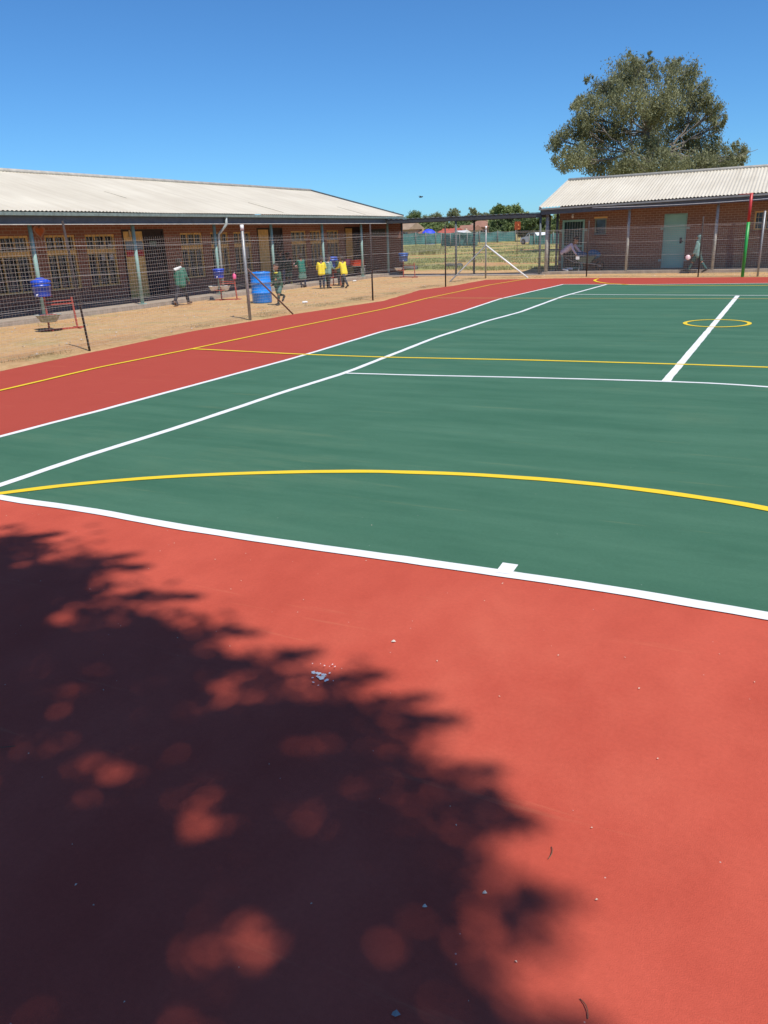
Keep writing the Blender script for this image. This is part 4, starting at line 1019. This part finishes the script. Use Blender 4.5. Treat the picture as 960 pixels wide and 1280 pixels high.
def limb(b, a, c_, ra, rb, wob=.06, n_=6, k=6):
    a = Vector(a); c_ = Vector(c_); L = (c_-a).length; pts = []; rs = []
    for i in range(n_+1):
        t = i/n_; o_ = Vector((random.gauss(0,1),random.gauss(0,1),random.gauss(0,.4)))*wob*L*math.sin(math.pi*t)*.5
        pts.append(a.lerp(c_,t)+o_+Vector((0,0,-.06*L*math.sin(math.pi*t)))); rs.append(ra+(rb-ra)*t)
    b.tube(pts, rs, k); return pts
D0 = 56.0
EB = [(780,92,26),(808,90,20),(850,95,26),(872,118,24),(757,112,22),(738,137,22),(788,122,28),(828,125,28),(860,143,24),(890,130,16),(722,160,20),(700,172,17),(742,168,26),(775,160,28),(815,165,28),(850,175,26),(882,178,24),(898,150,12),(722,195,20),(750,200,26),(790,205,26),(830,205,26),(868,205,24),(900,195,22),(925,192,14),(840,80,12),(795,78,10),(800,218,20),(765,218,18),(835,216,20),(815,140,24),(880,208,18),(812,190,22),(922,205,20),(900,212,20),(705,200,14),(722,132,10)]
base = onT(818, D0)
T = thing('eucalyptus_tree', base, 'tall spreading eucalyptus with airy grey green crown behind the right roof', 'tree')
cr = MB(); tk = MB()
fork = base+Vector((0,0,3.2)); limb(tk, base-Vector((0,0,.3)), fork, .42, .32, .02, 5, 10)
forks = [atD(790,190,D0-.5), atD(835,190,D0+.8), atD(810,165,D0)]
for f_ in forks: limb(tk, fork, f_, .20, .11, .05, 6, 8)
for (u,v,r_) in EB:
    dd = D0 + ru(-1,1)*4.5*max(.2,1-abs(u-815)/150); c_ = atD(u, v+2, dd); rr = r_*dd/FPX*1.02
    f_ = min(forks, key=lambda q_: (q_-c_).length)
    pts = limb(tk, f_, c_, .075, .025, .10, 7, 6)
    for _ in range(5):
        e_ = c_+Vector((random.gauss(0,1),random.gauss(0,1),random.gauss(0,.8)))*rr*.5; limb(tk, pts[4], e_, .045, .012, .08, 4, 4)
    leafcloud(cr, c_, rr, int(2900*(r_/25)**2)+300, .20, .85, .9)
# loose sprays between
for _ in range(46):
    u,v,r_ = random.choice(EB); dd = D0+ru(-3,3); c_ = atD(u+ru(-1,1)*r_*1.12, v+ru(-1,1)*r_*1.05, dd); leafcloud(cr, c_, .42, 110, .26, .9, 1.)
tk.build('trunk', mat('pale_grey_bark', (.17,.145,.12), .8, .3, 1), T); cr.build('crown', M_euc, T)

def tree(u, vt, vb, D, wpx, m_, label, name='bushy_tree', seed=0, ls=.36, dens=1.):
    base = onT(u, D); top = atD(u, vt, D); H_ = top.z-base.z; W_ = wpx*D/FPX/2*1.25; n_l = 2.0
    T = thing(name, base, label, 'tree', 'trees along the far side of the field')
    tk = MB(); limb(tk, base-Vector((0,0,.3)), base+Vector((0,0,H_*.7)), .02*H_+.10, .05, .05, 5, 7)
    cr = MB(); lowz = max(.12*H_, 0.3)
    nb = int(14+W_*3)
    for k in range(nb):
        a = ru(0,6.283); q_ = math.sqrt(rnd()); t = rnd()**.8
        zz = lowz+(H_-lowz)*(.12+.74*t); ww = W_*(.98-.45*t**2.2)
        c_ = base+Vector((math.cos(a)*q_*ww*.8, math.sin(a)*q_*ww*.8, zz)); r_ = min(W_,H_*.45)*ru(.36,.52)
        limb(tk, base+Vector((0,0,zz*.45)), c_, .06, .02, .08, 4, 5)
        leafcloud(cr, c_, r_, int(340*dens*n_l), ls*min(1.,.5+W_/8), .85, .2)
    tk.build('trunk', M_bark, T); cr.build('crown', m_, T)
tree(516,264,290,150,26,M_leafD,'rounded dark green tree over the far end of the long block')
tree(530,270,292,155,22,M_leafO,'low olive tree right of the rounded dark one')
tree(547,268,292,150,22,M_leafO,'small olive bush tree behind the blue tent')
tree(566,259,290,160,18,M_leafO,'taller slim olive tree rising above the walkway roof','slender_tree')
tree(556,277,294,120,46,M_leafM,'broad mid green hedge tree under the walkway roof', 'shrub_tree')
tree(592,258,292,165,13,M_leafO,'narrow pointed tree poking above the walkway roof','slender_tree')
tree(603,264,292,170,18,M_leafO,'low olive tree right of the pointed one')
tree(634,256,294,105,48,M_leafM,'large round green tree at the centre of the field edge', ls=.42, dens=1.7)
tree(622,272,294,100,22,M_leafD,'dark shrub tree left of the large round tree','shrub_tree')
tree(668,270,297,98,34,M_leafD,'dark leafy tree behind the orange sign', ls=.42, dens=1.4)
tree(682,269,290,112,26,M_leafY,'yellow green tree left of the brick block corner')
tree(652,274,296,100,26,M_leafD,'dark green tree just left of the orange sign')
tree(700,264,296,92,26,M_leafM,'green tree seen through the gap beside the right block')
tree(486,268,290,160,30,M_leafM,'green tree mostly hidden behind the long block roof')
for u,vt,vb,D,w,m2,lb in ((530,276,294,125,40,M_leafM,'wide green hedge left half under the walkway roof'),(575,275,293,140,44,M_leafD,'wide dark hedge behind the red roofed house'),(604,276,293,132,34,M_leafO,'olive hedge between the houses and the round tree'),(690,275,296,105,40,M_leafD,'dark hedge behind the right hand shade net')):
    tree(u, vt, vb, D, w, m2, lb, 'hedge_tree', dens=1.3)
for u,vt,D,w,m2,lb in ((611,268,220,24,M_leafO,'faint distant tree behind the brown brick house'),(582,270,210,24,M_leafO,'distant low tree above the cream house'),(540,272,215,30,M_leafO,'distant olive tree on the skyline left of the slim one'),(655,266,210,26,M_leafD,'distant tree behind the large round tree')):
    tree(u, vt, 292, D, w, m2, lb, 'distant_tree', ls=.8)

# ------------------------------------------------------------------ grass
def blades(n_, fn, m_, name, h0, h1, w=.02, k=7, spread=.12):
    b = MB()
    for _ in range(n_):
        p = fn()
        if p is None: continue
        for j in range(k):
            a = ru(0,6.283); hh = ru(h0,h1); q_ = p+Vector((random.gauss(0,spread),random.gauss(0,spread),0)); l_ = Vector((math.cos(a),math.sin(a),0))*hh*ru(.1,.6); s2 = Vector((-math.sin(a),math.cos(a),0))*w
            b.v += [q_-s2, q_+s2, q_+l_+Vector((0,0,hh))]; i = len(b.v)-3; b.f.append([i,i+1,i+2]); b.sm.append(False)
    o = b.build(name, m_); tag(o, kind='stuff'); return o
def f_field():
    D = 37+55*rnd()**1.3; p = onT(ru(500,705), D)
    if p.y < 33.5: return None
    if noise.noise(Vector((p.x*.10+3, p.y*.22, 0))) > .04: return None
    return p
tag(blades(4200, f_field, M_grass, 'field_grass', .05, .14, .03, 8, .25), 'green and straw coloured grass over the open field', 'grass')
def f_tall():
    D = ru(62,84); p = onT(ru(503,548), D); return p
tag(blades(900, f_tall, leaf_mat('pale_tall_grass', (.34,.34,.13), (.52,.48,.24), .3), 'tall_grass', .18, .42, .04, 9, .35), 'mound of pale tall grass before the far shade net', 'grass')
def f_dry():
    t = rnd(); y = ru(-2,27.8); x = -9.95-abs(random.gauss(0,.5)) if t < .5 else ru(-15.0,-10)
    if t > .8: x, y = ru(-9.5,6), ru(26.5,29.2)
    if noise.noise(Vector((x*.6,y*.6,4))) < .02: return None
    return Vector((x,y,-.035))
tag(blades(3600, f_dry, M_dry, 'dry_grass', .015, .05, .004, 6, .08), 'sparse dry grass stubble on the sandy yard', 'grass')

# ------------------------------------------------------------------ litter
b = MB()
for k in range(260):
    x,y = ru(-15,-10), ru(4,27.5)
    if rnd() < .3: x,y = ru(-8,5), ru(26.6,29)
    s_ = ru(.01,.035); a = ru(0,3.14); c2,s2 = math.cos(a)*s_, math.sin(a)*s_; z = -.018
    b.add([(x-c2,y-s2,z),(x+s2,y-c2,z+.02),(x+c2,y+s2,z+.005),(x-s2,y+c2,z+.012)],[(0,1,2,3)]); b.add([(x,y,z+.03),(x-c2,y-s2,z),(x+s2,y-c2,z)],[(0,1,2)])
o = b.build('pebbles', mat('pale_stones', (.50,.42,.34), .9, .3, 8)); tag(o,'scattered pale pebbles and scraps on the sand','pebbles',kind='stuff')
for (u,v,lb) in ((381,379,'white crumpled paper on the sand right of the running child'),(443,352,'white paper scrap on the sand below the small table')):
    q_ = gp(u,v,-.03); b = MB(); capsule(b,q_+Vector((-.05,0,.02)),q_+Vector((.05,.02,.03)),.035,.03,7); o = b.build('paper_scrap', C_white); recentre(o,q_); tag(o,lb,'litter')
M_chip = mat('warm_white_chip', (.66,.56,.46), .8)
# paint splash on the red surface
b = MB(); c_ = gp(400,848); random.seed(21)
bl = [(398,843,9,4),(392,842,7,4),(404,847,8,4),(408,852,5,4),(402,850,8,4),(398,848,8,3),(405,846,7,3),(412,844,3,2),(391,850,3,1.5),(392,856,4,1.3),(398,860,2.5,1),(416,834,2,1.5),(419,837,2,1.5),(406,836,2.5,1.2),(401,834,1.5,1),(391,834,1.5,1.5),(417,856,1.5,1),(412,838,1.3,1)]
for i,(u,v,a,c2) in enumerate(bl):
    p = gp(u,v); n_ = 14; vs = []; sc_ = (p-CAM).length/FPX
    for k in range(n_):
        t = 2*math.pi*k/n_; r_ = ru(.55,1.15); vs.append((p.x+math.cos(t)*a*.5*sc_*r_, p.y+math.sin(t)*c2*.9*sc_*r_, .0042+.0009*i))
    b.add(vs, [list(range(n_))])
o = b.build('paint_splash', M_white); recentre(o,(c_.x,c_.y,0)); tag(o,'white paint splash with tiny drips on the red surface at the shadow edge','paint splash')
b = MB()
for k in range(240):
    x,y = ru(-4,4), ru(-3,.2)-.2
    if rnd() < .3: x,y = ru(-8,5), ru(-2.5,20)
    s_ = ru(.0015,.005); a = ru(0,3.14); c2,s2 = math.cos(a)*s_, math.sin(a)*s_
    z = .0045 if (x < -5.5 or y < .3) else .0095
    b.add([(x-c2,y-s2,z),(x+s2*.6,y-c2*.6,z+.002),(x+c2,y+s2,z+.001),(x-s2*.6,y+c2*.6,z+.003)],[(0,1,2,3)])
o = b.build('paint_flecks', mat('pale_fleck', (.60,.46,.36), .8)); tag(o,'tiny pale flecks scattered over the court','flecks',kind='stuff')
for (u,v,L,lb,m2) in ((492,803,.02,'small pale chip on the sunlit red surface right of the splash',M_chip),(606,1118,.012,'tiny white chip near the shadow edge low in the photo',M_chip),(531,1135,.012,'tiny pale chip inside the shadow left of another chip',M_chip),(495,1270,.02,'pale curled scrap at the bottom edge in shadow',mat('grey_scrap', (.34,.28,.25), .8))):
    p = gp(u,v); b = MB(); b.add([(p.x-L*.5,p.y-L*.2,.003),(p.x+L*.1,p.y-L*.35,.007),(p.x+L*.5,p.y+L*.25,.004),(p.x-L*.1,p.y+L*.4,.010),(p.x-L*.45,p.y+L*.1,.006)],[(0,1,2,3,4)]); o = b.build('paint_chip', m2); recentre(o,(p.x,p.y,0)); tag(o,lb,'paint chip','paint chips on the red surface')
for (u,v,L,a0,lb) in ((690,1068,.05,1.4,'thin dark curved twig on the red surface'),(8,936,.06,.3,'thin twig in the shade at the left edge'),(733,1262,.05,1.9,'pale dry grass stalk low on the red surface')):
    p = gp(u,v); pts = [Vector((p.x+math.cos(a0+.5*t)*L*(t-.5), p.y+math.sin(a0+.5*t)*L*(t-.5), .004+.004*math.sin(3.1*t))) for t in [k/6 for k in range(7)]]
    b = MB(); b.tube(pts, .0012, 5); o = b.build('twig', mat('dry_twig', (.16,.09,.05), .9)); recentre(o,(p.x,p.y,0)); tag(o,lb,'twig','twigs on the court')

# ------------------------------------------------------------------ shade tree beside the photographer (casts the foreground shadow)
random.seed(11)
SUN_EL = 60.; sd_h = Vector((-.85,.53,0)).normalized()       # direction shadows fall
cot = 1/math.tan(R(SUN_EL))
edge = [(-5.2,-1.0),(-4.2,-.60),(-2.96,-.72),(-2.55,-.52),(-2.1,-.66),(-1.75,-.86),(-1.2,-1.02),(-.8,-1.22),(-.3,-1.30),(.05,-1.36),(.3,-1.52),(.55,-1.85),(.72,-2.12),(.9,-2.5),(1.2,-3.2),(1.4,-4.0),(.8,-4.8),(-.8,-5.2),(-3,-5.0),(-4.8,-4.2),(-5.6,-2.6)]
def inside(x, y, pg):
    c_ = False; j = len(pg)-1
    for i in range(len(pg)):
        if (pg[i][1] > y) != (pg[j][1] > y) and x < (pg[j][0]-pg[i][0])*(y-pg[i][1])/(pg[j][1]-pg[i][1])+pg[i][0]: c_ = not c_
        j = i
    return c_
def lift(x, y, z): return Vector((x,y,0)) - sd_h*cot*z + Vector((0,0,z))
tb = Vector((2.7,-7.4,-.05))
T = thing('shade_tree', tb, 'leafy tree behind the photographer that throws the dappled shadow on the red surface', 'tree')
tk = MB(); cr = MB()
fk = tb+Vector((-.1,.2,3.4)); limb(tk, tb-Vector((0,0,.3)), fk, .26, .20, .03, 6, 12)
mains = []
for k in range(7):
    a = k/7*6.283; e_ = Vector((1.7+1.7*math.cos(a), -6.2+1.6*math.sin(a), 6.8+ru(-.6,.8))); mains.append(e_); limb(tk, fk, e_, .12, .05, .08, 7, 8)
holes = [(gp(u,v).x, gp(u,v).y, r_) for u,v,r_ in ((155,965,.13),(238,985,.11),(283,1020,.11),(115,1015,.09),(405,935,.08),(425,985,.06),(285,1165,.11),(300,1075,.07),(200,855,.09),(120,775,.09),(20,940,.14),(475,1190,.07),(185,895,.07))]
mini = []
for _ in range(150):
    mini.append((ru(-3.6,1.0), ru(-3.4,-.7), ru(.03,.10)))
placed = []
tries = 0
while len(placed) < 640 and tries < 60000:
    tries += 1
    x,y = ru(-5.6,1.5), ru(-5.2,-.5)
    if not (inside(x+.15,y+.20,edge) and inside(x+.20,y,edge)): continue
    if any((x-hx)**2+(y-hy)**2 < (hr*.6)**2 for hx,hy,hr in holes): continue
    if any((x-a)**2+(y-c2)**2 < .15**2 for a,c2 in placed) and rnd() < .9: continue
    placed.append((x,y))
for (x,y) in placed:
    z = ru(7.4,10.4); c_ = lift(x,y,z); r_ = ru(.22,.36)
    f_ = min(mains, key=lambda q_: (q_-c_).length); limb(tk, f_, c_, .014, .006, .1, 5, 4)
    for _ in range(240):
        v = Vector((random.gauss(0,.5),random.gauss(0,.5),random.gauss(0,.5)))*r_; p = c_+v
        a = Vector((random.gauss(0,1),random.gauss(0,1),random.gauss(0,1)-.6)).normalized(); t = a.cross(Vector((random.gauss(0,1),random.gauss(0,1),random.gauss(0,1)))).normalized(); L = ru(.09,.16)
        q_ = p; hx = [h_ for h_ in holes if (Vector((q_.x,q_.y))+Vector((sd_h.x,sd_h.y))*cot*q_.z-Vector((h_[0],h_[1]))).length < h_[2]]
        if hx and rnd() < .63: continue
        if rnd() < .80 and any((q_.x+sd_h.x*cot*q_.z-mx)**2+(q_.y+sd_h.y*cot*q_.z-my)**2 < mr*mr for mx,my,mr in mini): continue
        cr.v += [p-a*L*.5, p+t*L*.2, p+a*L*.5, p-t*L*.2]; i = len(cr.v)-4; cr.f.append([i,i+1,i+2,i+3]); cr.sm.append(False)
# outward twigs with leaves: the ragged fringe of the shadow
tips = [((-3.1,-.9),(-2.75,-.42)),((-2.5,-.9),(-2.05,-.52)),((-2.3,-.85),(-1.85,-.62)),((-1.9,-1.1),(-1.35,-.82)),((-1.5,-1.3),(-.85,-1.02)),((-.9,-1.4),(-.5,-1.06)),((-.5,-1.6),(.05,-1.22)),((-.3,-1.55),(.22,-1.30)),((-.1,-1.8),(.45,-1.52)),((.1,-2.0),(.62,-1.70)),((.2,-2.2),(.80,-1.95)),((.4,-2.5),(.95,-2.28)),((.5,-2.8),(1.1,-2.65)),((.2,-1.9),(.5,-1.62)),((-.6,-1.4),(-.15,-1.12)),((-3.8,-.9),(-3.4,-.4))]
for (a,c2) in tips:
    z = ru(7.6,9.4); A_ = lift(*a, z); B_ = lift(*c2, z-ru(0,.4)); pts = limb(tk, A_, B_, .016, .006, .10, 6, 4)
    f_ = min(mains, key=lambda q_: (q_-A_).length); limb(tk, f_, A_, .03, .016, .1, 5, 4)
    for k in range(150):
        t = rnd()**.8; p = A_.lerp(B_, t)+Vector((random.gauss(0,1),random.gauss(0,1),random.gauss(0,1)))*.075*(1.15-t)
        a_ = Vector((random.gauss(0,1),random.gauss(0,1),random.gauss(0,1)-.6)).normalized(); t_ = a_.cross(Vector((random.gauss(0,1),random.gauss(0,1),random.gauss(0,1)))).normalized(); L = ru(.06,.11)
        cr.v += [p-a_*L*.5, p+t_*L*.2, p+a_*L*.5, p-t_*L*.2]; i = len(cr.v)-4; cr.f.append([i,i+1,i+2,i+3]); cr.sm.append(False)
tk.build('trunk', M_bark, T); cr.build('crown', M_fg, T)

# ------------------------------------------------------------------ light
world = bpy.data.worlds.new('World'); scene.world = world; world.use_nodes = True
nt = world.node_tree; bg = nt.nodes['Background']; sky = nt.nodes.new('ShaderNodeTexSky'); sky.sky_type = 'NISHITA'
sky.sun_disc = False; sky.sun_elevation = R(SUN_EL); sky.sun_rotation = math.atan2(-sd_h.x, -sd_h.y)
sky.altitude = 1300; sky.air_density = 1.0; sky.dust_density = .6; sky.ozone_density = 2.2
tint = nt.nodes.new('ShaderNodeMix'); tint.data_type = 'RGBA'; tint.blend_type = 'MULTIPLY'; tint.inputs[0].default_value = 1
tint.inputs[7].default_value = (.58,1.10,1.58,1)
nt.links.new(sky.outputs[0], tint.inputs[6]); nt.links.new(tint.outputs[2], bg.inputs[0]); bg.inputs[1].default_value = .086
sun = bpy.data.lights.new('sun', 'SUN'); sun.energy = 5.0; sun.angle = R(.58); sun.color = (1.,.955,.89)
so = bpy.data.objects.new('sun', sun); COL.objects.link(so)
to = Vector((-sd_h.x*math.cos(R(SUN_EL)), -sd_h.y*math.cos(R(SUN_EL)), math.sin(R(SUN_EL))))
so.rotation_euler = to.to_track_quat('Z', 'Y').to_euler(); so.location = (5,-10,20)
scene.view_settings.view_transform = 'Standard'; scene.view_settings.look = 'None'; scene.view_settings.exposure = 0; scene.view_settings.gamma = 1
scene.render.resolution_x = 768; scene.render.resolution_y = 1024
